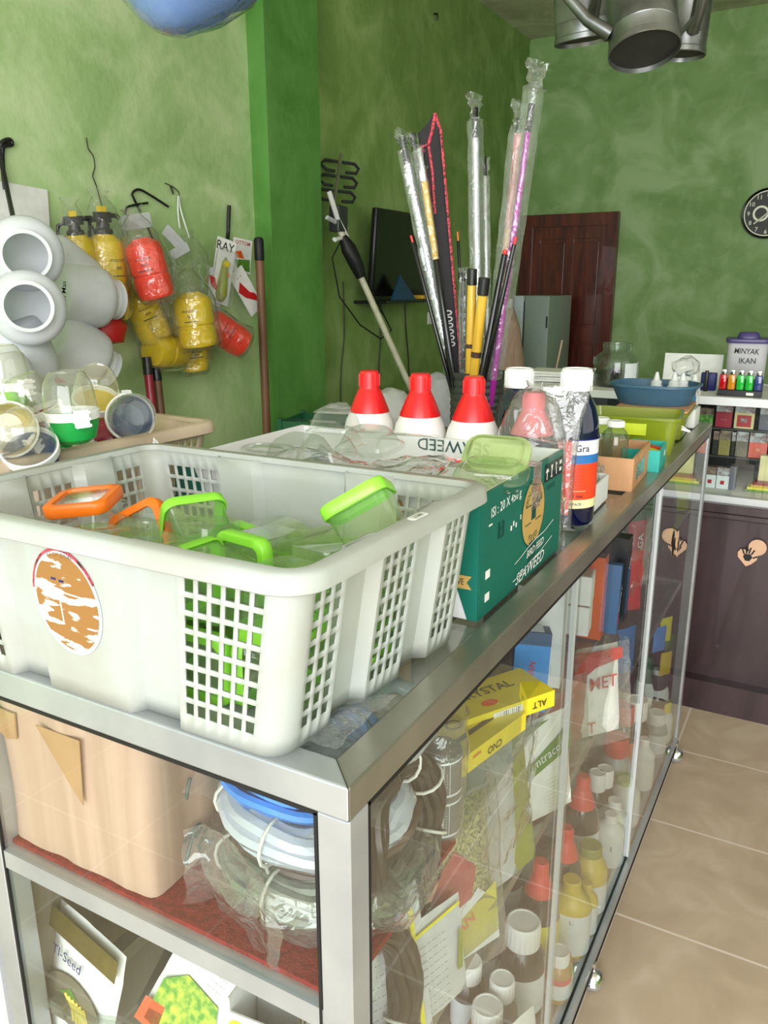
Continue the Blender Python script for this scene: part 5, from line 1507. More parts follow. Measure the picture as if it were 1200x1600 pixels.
MB().m('frost').rbox((0, 0, .082), (.118, .118, .160), .018, top=1.08).done('canister', mk)
MB().m('liquid_olive').rbox((0, 0, .026), (.104, .104, .044), .015).done('contents', mk)
b = MB().m('lid_purple').rbox((0, 0, .166), (.140, .140, .014), .02); b.rbox((0, 0, .182), (.075, .075, .022), .02, top=.8); b.done('lid', mk)
b = MB().m('ink').text('MINYAK', .026, T(-.004, -.0650, .132) @ FRONT @ RZ(-2), shear=.1, sx=.8); b.text('IKAN', .026, T(.002, -.0640, .100) @ FRONT, sx=.9); b.done('handwriting', mk, smooth=False)
tr = thing('lighter_rack', 'small black rack of coloured lighters in front of the purple lidded canister', 'rack', (PY(1156, 610, 2.40).x, 2.40, 1.083))
b = MB().m('black_plastic').box((0, 0, .010), (.132, .036, .020)); b.box((0, .016, .030), (.132, .004, .05)); b.m('paper_white').box((.032, -.0185, .010), (.022, .001, .009)); b.done('rack_body', tr, smooth=False)
for k, (mt, lab) in enumerate((('dye_red', 'red'), ('dye_amber', 'amber'), ('dye_green', 'green, left'), ('dye_green', 'green, right'), ('dye_blue', 'blue'))):
    t = thing('lighter', '%s transparent lighter standing in the black rack' % lab, 'lighter', (tr.location.x - .053 + k * .0265, 2.392, 1.083 + .021))
    MB().m(mt).rbox((0, 0, .024), (.023, .012, .048), .005).done('lighter_body', t)
    MB().m('chrome').rbox((0, 0, .056), (.018, .010, .016), .004).done('lighter_head', t)
o = MB().m('black_plastic').rbox((0, 0, .03), (.05, .10, .06), .01).done('black_box'); o.location = (.165, 2.45, 1.083); tag(o, 'black box at the right edge beside the lighter rack', 'box')
o = MB().m('cig_coral').rbox((0, 0, .035), (.05, .04, .07), .006).done('red_pack'); o.location = (.205, 2.385, 1.083); tag(o, 'red printed pack at the right edge of the showcase top', 'box')
# large glass jar, papers and brush
gj = thing('glass_jar', 'large clear glass jar with dark contents on the left end of the showcase', 'jar', (PY(956, 600, 2.45).x, 2.50, 1.083))
MB().m('jar_glass').lathe([(0, .0), (.070, 0), (.078, .008), (.078, .085), (.072, .105), (.054, .120), (.050, .124), (.052, .150), (.050, .152), (.046, .150)], 36).done('jar_body', gj)
MB().m('liquid_brown').lathe([(0, .004), (.070, .006), (.073, .045), (.055, .062), (0, .055)], 28).crumple(.006, 40).done('contents', gj)
MB().m('label_white').lathe([(.0785, .015), (.0785, .085)], 10, a0=math.radians(-55), a1=math.radians(-15)).done('jar_label', gj, recalc=False)
for k in range(4):
    o = MB().m('paper_white').box((0, 0, 0), (.21, .15, .008)).crumple(.003, 12, k).done('paper_stack', smooth=False)
    o.location = (PY(865, 590, 2.55).x + (k % 2) * .012, 2.56, 1.090 + k * .0095); o.rotation_euler = (0, 0, [.1, -.12, .2, .02][k])
    tag(o, 'sheaf of white papers on the showcase, %s of four' % ['bottom', 'second', 'third', 'top'][k], 'paper')
for k, x_ in enumerate((.155, )):
    t = thing('wooden_stick', 'thin wooden stick standing up from behind the white papers', 'stick', (PY(868, 560, 2.68).x, 2.68, 1.083), (0, math.radians(9), 0))
    MB().m('kraft').tube([(0, 0, 0), (0, 0, .145)], .0035, 8).done('stick_shaft', t)
gb = thing('tall_sack', 'pale tan tall sack standing between the rod bundle and refrigerator', 'sack', (PY(789, 600, 4.75).x, 4.75, 0))
MB().m('kraft').lathe([(0, 0), (.16, .0), (.17, .3), (.15, .8), (.09, 1.15), (.05, 1.28), (0, 1.29)], 24).crumple(.015, 12).done('sack_body', gb)

# ------------------------------------------------------------------ watering cans hanging from the ceiling
def watering_can(label, loc, M, r, h, mat, spout=True):
    t = thing('watering_can', label, 'watering can', loc, M)
    MB().m('zinc_base').lathe([(0, .010), (r * .97, .010)], 48).done('can_base', t)
    MB().m(mat).lathe([(r * .97, .011), (r * 1.0, 0), (r * 1.03, .002), (r * 1.02, .014), (r * .99, .016), (r * .985, .045), (r * 1.0, .047), (r * .985, .05), (r * .99, h), (r * 1.02, h + .003), (r * .97, h + .003), (r * .96, .02)], 48).done('can_body', t)
    MB().m(mat).tube([(-r * .95, 0, .045), (-r * 1.6, 0, h * .38), (-r * 2.6, 0, h * .85)], [.017, .013, .010], 14).done('spout', t)
    MB().m(mat).lathe([(.010, 0), (.030, .028), (.032, .034), (0, .036)], 24, T(-r * 2.6, 0, h * .85) @ aim((-.7, 0, .75))).done('rose', t)
    MB().m('zinc_dark').loft([[(x + a_, y_, z) for a_, y_ in ((-.004, -.014), (.004, -.014), (.004, .014), (-.004, .014))] for x, z in ((r * .98, .030), (r * 1.2, .05), (r * 1.5, h * .35), (r * 1.75, h * .7), (r * 1.6, h * 1.0), (r * .9, h * 1.2), (0, h * 1.25))]).done('handle', t)
    return t
RT = Vector((.874, .485, 0)); FW = Vector((-.485, .874, 0)); UP = Vector((0, 0, 1))
y = 1.55
c0 = PY(1007, 82, y)
rr = (PY(1062, 60, y) - PY(954, 60, y)).length / 2
watering_can('zinc watering can hanging in front, its round dark base facing down', c0, frame(UP + FW * .36 - RT * .04, RT), rr, .21, 'zinc')
y = 1.90
c0 = PY(915, 66, y); rr = (PY(953, 60, y) - PY(872, 50, y)).length / 2
watering_can('shiny zinc watering can hanging behind on the left', c0, frame(UP - FW * .10 - RT * .12, FW), rr * 1.1, .21, 'zinc')
y = 2.02
c0 = PY(1066, 88, y)
watering_can('dull zinc watering can half hidden at the right behind the front one', c0, frame(UP + RT * .05, FW), rr * .8, .21, 'zinc')
for (px, y, lab) in ((1000, 1.66, 'front'), (918, 1.88, 'left'), (1070, 2.02, 'right')):
    p = PY(px, 60, y)
    o = MB().m('wire_dark').tube([(0, 0, 2.20), (0, 0, ZC)], .003, 6).done('hanging_wire'); o.location = (p.x, p.y, 0)
    tag(o, 'thin wire from the ceiling carrying the %s watering can' % lab, 'wire')
# blue translucent tub hanging above
y = .95
c0 = PY(255, 52, y)
tb_ = thing('plastic_tub', 'blue translucent plastic tub hanging above at the top left', 'tub', (c0.x, y, c0.z + .012), (math.radians(-14), math.radians(10), math.radians(20)))
MB().m('blue_tub').lathe([(0, 0), (.025, .002), (.05, .012), (.115, .065), (.165, .13), (.178, .132), (.176, .140), (.160, .136), (.11, .07), (.048, .018), (0, .008)], 48).done('tub_body', tb_)
MB().m('film').lathe([(0, -.006), (.03, -.003), (.06, .010), (.125, .062), (.172, .12)], 40).crumple(.006, 22).done('plastic_wrap', tb_, ang=24)
o = MB().m('wire_dark').tube([(0, 0, 0), (0, 0, ZC - c0.z - .05)], .003, 6).done('hanging_wire'); o.location = (c0.x, y, c0.z + .05)
tag(o, 'thin wire from the ceiling carrying the blue tub', 'wire')
# ------------------------------------------------------------------ inside the counter: upper shelf
bx = thing('shipping_box', 'big battered brown cardboard box with green marker scrawl on the red carpet', 'carton', (-.352, .185, SH1 + .003))
W_, D_, H_ = .215, .33, .188
def crinkled(w, d, h, mat, amp, fr, seed, nz=14):
    b = MB().m(mat)
    per = rrect(w / 2, d / 2, .012, 3)
    pts = []
    for i, p in enumerate(per):
        q = per[(i + 1) % len(per)]
        L = math.hypot(q[0] - p[0], q[1] - p[1]); n = max(1, int(L / .012))
        for k in range(n): pts.append((p[0] + (q[0] - p[0]) * k / n, p[1] + (q[1] - p[1]) * k / n))
    rings = []
    for j in range(nz + 1):
        z = h * j / nz; ring = []
        for x, y in pts:
            a = math.sin((x * 1.0 + y * 1.3) * fr + seed) * amp * (.3 + .7 * z / h) + noise.noise(Vector((x * 30, y * 30, z * 9 + seed))) * amp
            l = math.hypot(x, y) or 1
            ring.append((x + x / l * a, y + y / l * a, z))
        rings.append(ring)
    b.loft(rings)
    return b
crinkled(W_, D_, H_, 'kraft', .0035, 85, 1.0).done('box_walls', bx, ang=60)
b = MB().m('tape_brown')
b.prism([(-.035, .16), (.028, .16), (.024, .085), (.008, .10)], D_ / 2 + .0035, D_ / 2 + .0045, T(0, 0, 0) @ RX(90)); b.prism([(-.105, .165), (-.065, .165), (-.068, .135), (-.085, .13), (-.10, .14)], D_ / 2 + .004, D_ / 2 + .006, RX(90)); b.crumple(.001, 60)
b.done('adhesive_tape', bx)
b = MB().m('marker_green')
o3 = Vector(bx.location)
for pts in ([(289, 1350), (296, 1318), (303, 1298)], [(287, 1316), (300, 1296), (311, 1286), (314, 1294), (304, 1308)], [(318, 1298), (328, 1292), (332, 1304), (324, 1322), (312, 1330), (308, 1322), (316, 1308)], [(296, 1215), (292, 1232), (290, 1248)]):
    q = [PX(px, py, -.2395) - o3 for px, py in pts]
    b.tube([Vector((-.352 * 0 + W_ / 2 + .0062, v.y, v.z)) for v in q], .0018, 6)
b.done('marker_scrawl', bx)

def coil(name, label, loc, R, r, mat, M=None, loops=5, ties=3, cat='tubing coil', bag=True, seed=1.0, n=44, thick=.012):
    t = thing(name, label, cat, loc, (M or Matrix.Identity(4)).to_euler())
    b = MB().m(mat)
    rr_ = random.Random(int(seed * 10))
    for k in range(loops):
        a = 2 * PI * k / loops; ro = R + math.cos(a) * thick; zo = math.sin(a) * thick
        b.tube([((ro + rr_.uniform(-1, 1) * .002) * math.cos(t_ * 2 * PI / n), (ro * .9) * math.sin(t_ * 2 * PI / n), zo + .003 * math.sin(t_ * .8 + k)) for t_ in range(n)], r, 7, closed=True)
    b.done('tubing', t)
    for k in range(ties):
        a = -PI / 2 + (k - 1) * .9; c = Vector((R * math.cos(a), R * .9 * math.sin(a), 0)); u = Vector((math.cos(a), math.sin(a), 0))
        q = thick + r + .002
        MB().m('twine').tube([c + u * q * math.cos(s) + Vector((0, 0, q * math.sin(s))) for s in [2 * PI * i / 14 for i in range(14)]], .0018, 6, closed=True).done('tie', t)
    if bag:
        b = MB().m('film')
        q = thick + r + .006
        b.lathe([(R - q * 1.6, -q * .7), (R, -q * 1.1), (R + q * 1.1, -q * .8), (R + q * 1.4, 0), (R + q * 1.1, q * .8), (R, q * 1.2), (R - q * 1.6, q * .8)], 56, sy=.92)
        b.crumple(.008, 30, seed); b.crumple(.003, 80, seed + 2); b.done('plastic_bag', t, ang=22)
    return t
Z1 = SH1 + .003
coil('tubing_coil', 'dull green brown coil of tubing in a clear bag lying flat on the red carpet', (-.118, .135, Z1 + .030), .088, .0065, 'coil_grey', RX(-4), 9, 3, seed=1., thick=.016)
coil('tubing_coil', 'brown coil of tubing in a crumpled bag, second from the bottom of the stack', (-.125, .150, Z1 + .070), .084, .0060, 'coil_brown', RX(4) @ RY(-4), 8, 2, seed=2., bag=False, thick=.015)
coil('tubing_coil', 'thick whitish clear coil of tubing near the top of the stack', (-.116, .125, Z1 + .104), .080, .0085, 'tube_clear', RX(6) @ RY(4), 6, 2, seed=3., bag=False, thick=.013)
coil('tubing_coil', 'light blue coil of tubing on top of the stack under clear film', (-.132, .130, Z1 + .142), .074, .0055, 'tube_blue', RX(10) @ RY(5), 6, 1, seed=4., thick=.013, bag=False)
b = MB().m('film'); b.sheet(24, 16, lambda u, v: (-.215 + .19 * u, .04 + .20 * v, Z1 + .168 - .045 * (1 - v) ** 2 - .01 * u)); b.crumple(.009, 30, 3.); b.crumple(.003, 80, 3.)
tag(b.done('plastic_bag', ang=22), 'clear crinkled bag draped over the blue coil behind the front glass', 'plastic bag')
b = MB().m('film'); b.sheet(16, 16, lambda u, v: (-.21 + .13 * u, .03 + .02 * math.sin(u * 5), Z1 + .002 + .085 * v)); b.crumple(.010, 34, 5.); b.crumple(.003, 80, 3.)
tag(b.done('plastic_bag', ang=22), 'crumpled clear bag standing before the brown coil', 'plastic bag')
coil('tubing_coil', 'dark brown coil of tubing standing on the lower shelf by the corner post', (-.050, .105, SH2 + .112), .088, .006, 'coil_dark', RY(78) @ RZ(190), 9, 1, seed=8., thick=.014, bag=False)
coil('tubing_coil', 'brown coil of tubing standing against the side glass with white ties', (-.036, .150, Z1 + .078), .068, .006, 'coil_dark', RY(84) @ RZ(200), 9, 3, seed=6., thick=.013, bag=False)
b = MB().m('tube_clear').tube([(-.035, .10, Z1 + .170), (-.03, .16, Z1 + .155), (-.035, .22, Z1 + .150), (-.05, .25, Z1 + .165), (-.09, .24, Z1 + .178), (-.13, .17, Z1 + .18)], .009, 10)
tag(b.done('clear_hose', ang=50), 'single clear hose looping over the coils next to the two dark tins', 'hose')
b = MB().m('film_wall'); b.sheet(20, 16, lambda u, v: (-.028 - .05 * v, .07 + .20 * u, Z1 + .185 - .05 * v)); b.crumple(.008, 34, 7.); b.crumple(.003, 80, 3.)
tag(b.done('plastic_bag', ang=22), 'clear bag of tubing pressed to the side glass near the corner post', 'plastic bag')

# two dark tins
for k, lab in ((0, 'dark grey tin with white bands, bottom one of the two by the side glass'), (1, 'dark grey tin with white bands, upper one of the two by the side glass')):
    t = thing('fishing_line_tin', lab, 'tin', (-.045, .262, Z1 + .001 + k * .051))
    MB().m('tin_dark').lathe([(0, 0), (.0245, 0), (.025, .002), (.025, .048), (.0245, .05), (0, .05)], 32).done('tin_body', t)
    b = MB(); q = .0255
    b.m('label_white').lathe([(q, .003), (q, .0055)], 32).lathe([(q, .043), (q, .0455)], 32)
    b.text('BI', .012, RZ(28) @ T(0, 0, .033) @ RZ(0) @ Matrix.Rotation(0, 4, 'Y'), wrap=q + .0004)
    b.lathe([(0, 0), (.004, 0)], 14, RZ(24) @ T(0, -q - .0006, .022) @ RX(90), sx=1.4, sy=.8)
    b.box((0, 0, 0), (.0006, .0005, .04), RZ(44) @ T(-.0035, -q - .0004, .024)); b.box((0, 0, 0), (.0006, .0005, .04), RZ(44) @ T(.0035, -q - .0004, .024))
    b.text('- - - - -', .006, RZ(44) @ T(0, -q - .0008, .024) @ RX(90) @ RZ(90)); b.done('tin_label', t, recalc=False)
b = MB().m('film'); b.lathe([(.03, -.002), (.032, .03), (.034, .08), (.036, .11), (.03, .13), (.034, .15)], 30); b.crumple(.004, 40, 1.)
o = b.done('plastic_bag', ang=22); o.location = (-.047, .262, Z1); tag(o, 'smoky clear bag around the two dark tins', 'plastic bag')

def prod_box(name, label, c, s, rot, mat, decos=(), cat='box', mat2=None):
    """c = centre, decos = list of (face matrix builder)"""
    t = thing(name, label, cat, c, rot.to_euler())
    b = MB().m(mat).box((0, 0, 0), s)
    if mat2: b.m(mat2).box((0, 0, 0), (s[0] + .0006, s[1] + .0006, s[2] * .16), T(0, 0, s[2] * .42))
    b.done('carton', t, smooth=False)
    if decos:
        b = MB(); hx_, hy_, hz_ = s[0] / 2 + .0006, s[1] / 2 + .0006, s[2] / 2 + .0006
        for f, mt, kind, u, v, a1, a2, *rest in decos:
            Mf = {'x': T(hx_, 0, 0) @ SIDE, 'y': T(0, -hy_, 0) @ FRONT, 'z': T(0, 0, hz_) @ RZ(90)}[f]
            b.m(mt)
            if kind == 't': b.text(a1, a2, Mf @ T(u, v, .0004) @ RZ(rest[0] if rest else 0), sx=rest[1] if len(rest) > 1 else 1)
            elif kind == 'o': b.lathe([(0, .0002), (a1, .0002)], 20, Mf @ T(u, v, 0), sx=1, sy=a2)
            else: b.box((u, v, .0001), (a1, a2, .0003), Mf)
        b.done('printed_face', t, smooth=False)
    return t
# two yellow reel boxes on the bag of coils
c = PX(735, 1150, -.045)
prod_box('reel_box', 'yellow fishing reel box with dark oval print, under the box that lies across it', (-.052, c.y + .01, c.z - .004), (.075, .15, .024), RZ(-10) @ RX(-2), 'crystal_yellow',
         [('z', 'dark_grey_plastic', 'r', 0, -.012, .095, .007), ('z', 'ink', 't', .0, .014, 'NO', .030, 180, 1.2), ('z', 'ink_soft', 'o', .05, .010, .009, .7), ('z', 'ink', 't', .05, .010, '0.38', .007, 180),
          ('x', 'red_print', 't', -.04, .004, 'super', .008, 180), ('x', 'ink', 't', .0, -.002, 'CNO', .014, 180)], cat='reel box')
c = PX(775, 1100, -.045)
prod_box('reel_box', 'yellow fishing reel box with a barcode lying on top at a slant', (-.048, c.y, c.z + .004), (.072, .14, .023), RZ(-32) @ RX(2), 'crystal_yellow',
         [('z', 'ink', 't', -.01, .008, 'CRYSTAL', .024, 0, .9), ('z', 'orange_print', 'o', -.02, -.018, .012, .6), ('x', 'ink', 't', .045, .0, 'ALT', .013, 180), ('x', 'paper_white', 'r', -.005, 0, .045, .016)] +
         [('x', 'ink', 'r', -.024 + k * .0032, .001, .0012 + (k % 3) * .0005, .012) for k in range(13)], cat='reel box')
b = MB().m('film_wall'); b.sheet(20, 20, lambda u, v: (-.02 - .004 * math.sin(u * 8), .34 + .20 * u, .70 + .19 * v - .02 * u)); b.crumple(.010, 26, 2.); b.crumple(.004, 70, 6.)
tag(b.done('plastic_bag', ang=22), 'crinkled clear bag hanging down below the yellow reel boxes', 'plastic bag')

c = PX(845, 1035, -.05)
prod_box('product_box', 'bright blue box with a dark top leaning against the tall white box', (-.050, .58, Z1 + .058), (.050, .036, .118), RX(-7) @ RZ(24), 'box_blue',
         [('y', 'red_print', 't', .0, .0, 'MESIN', .012, 82), ('y', 'label_white', 'o', -.008, -.035, .006, 2.0), ('z', 'label_white', 'r', 0, 0, .03, .03)], mat2='box_navy')
prod_box('product_box', 'tall white box with fine print and a small red round mark', (-.062, .665, Z1 + .080), (.070, .050, .160), RZ(10), 'paper_white',
         [('y', 'red_print', 'o', .012, -.010, .007, 1), ('y', 'paper_white', 'o', .012, -.010, .0055, 1), ('y', 'red_print', 't', .012, -.010, 'y', .008)] + [('y', 'ink_soft', 't', -.02 + k * .008, -.052, '- - - - -', .006, 90) for k in range(6)] +
         [('y', 'ink_soft', 't', -.01, .045, '~~~', .02), ('z', 'kraft_tan', 'r', 0, 0, .045, .065)])
c = PX(904, 985, -.03)
for k, lab in ((0, 'white carton with black numbers on its edge, lower of the two stacked'), (1, 'white carton with black numbers on its edge, upper of the two stacked')):
    prod_box('numbered_carton', lab, (-.052, .80 + k * .004, Z1 + .058 + .052 * k), (.060, .045, .050), RZ(8), 'paper_white', [('y', 'ink', 't', -.012, 0, 'G2000', .017, 90, .9), ('z', 'kraft', 'r', 0, 0, .04, .055)])
prod_box('product_box', 'orange box standing between the numbered cartons and the dark book', (-.050, .862, Z1 + .075), (.070, .030, .150), RZ(4), 'box_orange', [('x', 'maroon_plastic', 't', .0, .02, 'BARU', .014, 90), ('z', 'bag_brown', 'r', 0, 0, .028, .068)])
prod_box('product_box', 'thin blue and white printed box leaning beside the orange box', (-.028, .905, Z1 + .060), (.060, .022, .125), RZ(6) @ RX(-5), 'box_navy', [('y', 'paper_white', 'r', -.012, .0, .030, .11), ('x', 'label_white', 't', 0, .0, 'SPORT', .016, 60), ('x', 'red_print', 'r', -.006, -.035, .006, .02)])
prod_box('product_box', 'black box with blue picture standing behind the blue and white one', (-.040, .960, Z1 + .080), (.085, .036, .160), RZ(2), 'box_black', [('x', 'box_navy', 'r', -.002, -.02, .024, .09), ('y', 'box_navy', 'r', .01, -.02, .04, .08), ('x', 'label_white', 't', .004, .03, 'FOR', .012, 60)])
prod_box('product_box', 'plain grey brown carton panel at the back of the shelf behind the blue box', (-.20, .52, Z1 + .07), (.12, .20, .14), RZ(0), 'grey_board')
prod_box('product_box', 'brown carton deep on the shelf behind the dark tins', (-.21, .34, Z1 + .08), (.12, .14, .16), RZ(8), 'kraft')
prod_box('product_box', 'dark carton deep on the shelf behind the numbered cartons', (-.20, .80, Z1 + .08), (.16, .20, .16), RZ(-5), 'bag_brown')

# hanging packets toward the far end
def pillow(name, label, loc, rot, w, h, th, mat, cat='packet', text=None, tmat='ink', deco=None, amp=.0015, seed=0., film=False, tsize=.02, trot=0, group=None):
    t = thing(name, label, cat, loc, rot.to_euler(), group)
    b = MB().m(mat)
    nx, ny = 10, 14
    def f(s_):
        def g(u, v):
            e = min(u, 1 - u) * 2; g_ = min(v, 1 - v) * 2
            k = (min(1, e * 2.2) * min(1, g_ * 2.6)) ** .6 if e > 0 and g_ > 0 else 0
            return ((u - .5) * w, -s_ * th / 2 * k, v * h)
        return g
    b.sheet(nx, ny, f(1)); b.sheet(nx, ny, f(-1))
    bmesh.ops.remove_doubles(b.bm, verts=b.bm.verts[:], dist=.0004)
    b.crumple(amp, 50, seed + w * 10)
    b.done('pouch', t, ang=40)
    if text or deco:
        b = MB()
        for mt, poly in (deco or []): b.m(mt).prism([(x * w, y * h) for x, y in poly], 0, .0006, T(0, -th / 2 - .0022, 0) @ FRONT)
        for (s_, x, y, z) in (text or []): b.m(tmat).text(s_, z, T(x * w, -th / 2 - .0045, y * h) @ FRONT @ RZ(trot))
        b.done('printed_front', t, smooth=False)
    if film:
        b = MB().m('film').loft([[(x, y, z) for x, y in rrect(w * .56, th * .8 + .008, .01, 4)] for z in [h * 1.1 * i / 12 - .004 for i in range(13)]], False, False); b.crumple(.004, 40, seed); b.done('clear_sleeve', t, ang=22)
    return t
Zt = TOP - .04
def hang(px, py, x): return PX(px, py, x)
p = PX(968, 905, -.05); pillow('snack_packet', 'dark red packet with yellow flash standing behind the black box', p - Vector((0, 0, .07)), RZ(40), .10, .13, .02, 'red_print', deco=[('label_yellow', [(-.1, .2), (0, .5), (.1, .25), (.02, .3)])])
p = PX(985, 955, -.03); pillow('snack_packet', 'narrow crimson packet with pale vertical lettering near the second glass edge', (-.03, p.y, Z1), RZ(60), .055, .13, .014, 'cig_crimson', text=[('OMAGA', 0, .5, .022)], tmat='label_white', film=True, seed=3., trot=90)
pillow('snack_packet', 'dark green packet standing beside the crimson one', (-.06, 1.36, Z1), RZ(50), .08, .19, .02, 'bottle_green')
def bag(name, label, loc, s, mat, seed, cat='bag', amp=.012, rot=0):
    b = MB().m(mat).lathe([(0, 0), (.7, .01), (1, .15), (1, .5), (.8, .75), (.35, .9), (.2, .95), (.32, 1.0), (0, .99)], 26)
    for v in b.bm.verts: v.co = Vector((v.co.x * s[0], v.co.y * s[1], v.co.z * s[2]))
    b.crumple(amp, 26, seed); b.crumple(amp * .3, 70, seed)
    o = b.done(name, ang=40); o.location = loc; o.rotation_euler = (0, 0, rot)
    return tag(o, label, cat)
bag('black_bag', 'black plastic bag tied up near the far end of the upper shelf', (-.075, 1.52, Z1 + .004), (.06, .12, .17), 'bag_black', 1.)
bag('black_bag', 'small black glossy bag in front of the second glass edge on the upper shelf', (-.06, 1.22, Z1 + .004), (.045, .06, .075), 'bag_black', 5.)
bag('dark_brown_bag', 'dark brown bag slumped on the lower shelf below the black box', (-.115, 1.13, SH2 + .004), (.07, .13, .19), 'bag_brown', 2.)
bag('dark_brown_bag', 'dark brown bag at the back of the lower shelf, farther along', (-.125, 1.42, SH2 + .004), (.07, .13, .18), 'bag_brown', 7.)
pillow('pale_green_packet', 'pale green packet at the far end of the upper shelf', (-.05, 1.78, Z1), RZ(55), .09, .15, .016, 'lime_clear')
bw = thing('red_basket', 'orange red plastic basket with clear side band on the lower shelf', 'basket', (-.095, 1.02, SH2 + .008))
MB().m('bag_red').lathe([(0, .003), (.058, 0), (.062, .005), (.072, .10), (.078, .104), (.076, .11), (.068, .106), (.058, .008), (0, .006)], 36).done('basket_body', bw)
# printed bags on the lower shelf
p = PX(930, 1130, -.03)
pillow('feed_bag', 'white and red bag with red letters leaning on the side glass of the lower shelf', (-.035, .93, SH2 + .002), RZ(52) @ RX(-8), .13, .175, .03, 'paper_white', cat='bag', deco=[('red_print', [(-.48, .60), (-.1, .98), (.48, .98), (.48, .86), (.0, .80)])], text=[('MET', .12, .62, .034), ('T', -.1, .14, .03)], tmat='red_print', seed=2., film=True)
pillow('feed_bag', 'reddish brown bag behind the white and red bag on the lower shelf', (-.10, .86, SH2 + .004), RZ(40), .14, .18, .04, 'bag_red', cat='bag', seed=4.)
pillow('clear_seed_bag', 'clear bag of pale grains standing left of the red lettered bag', (-.04, .80, SH2 + .004), RZ(62) @ RX(-6), .10, .17, .02, 'clear_smoke', cat='bag', seed=5.)
pillow('pesticide_packet', 'green and white packet with white lettering leaning on the glass of the lower shelf', (-.035, .655, SH2 + .004), RZ(64) @ RX(-9), .12, .165, .012, 'paper_white', deco=[('packet_green', [(-.5, .42), (-.5, .52), (.5, .86), (.5, .62)]), ('packet_green', [(-.5, .86), (-.5, .98), (.1, .98)])],
       text=[('ntracol', .06, .64, .022)], tmat='label_white', seed=6., trot=14)
b = MB().m('ink_soft')
for k in range(9): b.text('- -- - --- -- -', .006, T(.01, -.0105, .012 + k * .0065) @ FRONT)
ap = [o for o in bpy.data.objects if o.get('label', '').startswith('green and white packet with')][0]; b.done('fine_print', ap, smooth=False)
pillow('pesticide_packet', 'olive green packet with red corner edge in front of the green and white packet', (-.028, .515, SH2 + .003), RZ(74) @ RX(-10), .078, .24, .010, 'packet_olive', deco=[('packet_red', [(-.5, .92), (-.38, .99), (-.3, .99), (-.42, .86)]), ('packet_green', [(-.1, .99), (.5, .99), (.5, .8)])], text=[('n', -.15, .8, .02)], tmat='red_print', seed=7.)
pillow('pesticide_packet', 'plain silver grey back of a packet between the seed bag and olive packet', (-.048, .455, SH2 + .003), RZ(70) @ RX(-6), .11, .22, .012, 'paper_grey', seed=8.)
sd = pillow('seed_packet', 'clear packet of speckled seeds with dark red and yellow printing', (-.034, .325, SH2 + .003), RZ(66) @ RX(-8), .11, .215, .016, 'seed_mix', deco=[('packet_red', [(-.46, .60), (-.1, .74), (.2, .58), (.1, .40), (-.48, .34)]), ('label_white', [(-.48, .34), (.1, .40), (.2, .44), (.48, .30), (.48, .05), (-.48, .05)]), ('label_yellow', [(-.2, .05), (-.2, .28), (.48, .42), (.48, .10)])], text=[('INTAN', -.18, .24, .022)], tmat='orange_print', seed=9., film=True, trot=18)
pillow('leaflet_packet', 'white packet covered in fine grey print low behind the corner post', (-.060, .15, SH2 + .003), RZ(62) @ RX(-12), .15, .165, .012, 'paper_grey', deco=[('label_yellow', [(.36, .05), (.40, .05), (.40, .98), (.36, .98)])], seed=10.)
lp = [o for o in bpy.data.objects if o.get('label', '').startswith('white packet covered')][0]
b = MB().m('ink_soft')
for k in range(14): b.text('-- --- - ---- -- --- - --', .0085, T(-.02, -.0115, .02 + k * .012) @ FRONT)
b.done('fine_print', lp, smooth=False)
pillow('leaflet_packet', 'second white printed packet with yellow stripe leaning along the lower shelf edge', (-.034, .225, SH2 + .003), RZ(72) @ RX(-8), .13, .130, .008, 'paper_grey', deco=[('label_yellow', [(-.45, .90), (.45, .96), (.45, .93), (-.45, .87)]), ('packet_olive', [(.36, .3), (.42, .7), (.46, .66), (.42, .3)])], text=[('-- --- - ---- -- --- - --', -.03, .12 + k * .075, .0085) for k in range(10)], tmat='ink_soft', seed=11.)
pillow('dark_pouch', 'large dark brown pouch behind the printed packets on the lower shelf', (-.10, .25, SH2 + .004), RZ(66) @ RX(-6), .22, .22, .03, 'bag_brown', cat='pouch', seed=12.)
for k, y in enumerate((.48, .62)):
    pillow('dark_pouch', ['dark pouch behind the silver grey packet', 'dark pouch behind the green and white packet'][k], (-.13, y, SH2 + .004), RZ(70), .14, .20, .03, 'bag_brown', cat='pouch', seed=13. + k)
pillow('blue_packet', 'small blue packet between the basket and the second glass edge', (-.05, 1.20, SH2 + .004), RZ(60), .09, .11, .012, 'label_blue', seed=15.)

# seen through the front glass: lower shelf
tp = pillow('seed_sachet', 'white sachet with gold foil top and a yellow flowered picture standing front left', (-.440, .042, SH2 - .090), RZ(-4) @ RX(-10) @ RY(9), .125, .185, .022, 'paper_white', deco=[('foil_gold', [(-.5, .84), (.5, .84), (.5, 1.0), (-.5, 1.0)])], text=[('Tl-Seed', -.16, .73, .018)], tmat='label_navy', seed=16., group=None)
b = MB().m('cig_taupe').lathe([(0, 0), (.050, 0)], 30, T(.0, -.0145, .085) @ FRONT, sx=1.0, sy=.62); b.m('packet_green').prism([(-.03, .004), (.01, .012), (-.005, .02), (-.02, .008)], 0, .0005, T(0, -.015, .082) @ FRONT)
b.m('sprayer_yellow')
for k in range(6): b.tube([(-.012 + k * .007, -.0155, .092), (.004 + k * .007, -.0155, .082 - k * .002), (.010 + k * .006, -.0155, .068)], .0022, 5)
b.done('flower_picture', tp, smooth=False)
pillow('dark_sachet', 'dark slate sachet lying behind the gold topped one', (-.345, .10, SH2 - .06), RZ(-14) @ RX(-40), .11, .15, .014, 'dark_grey_plastic', cat='sachet', seed=17.)
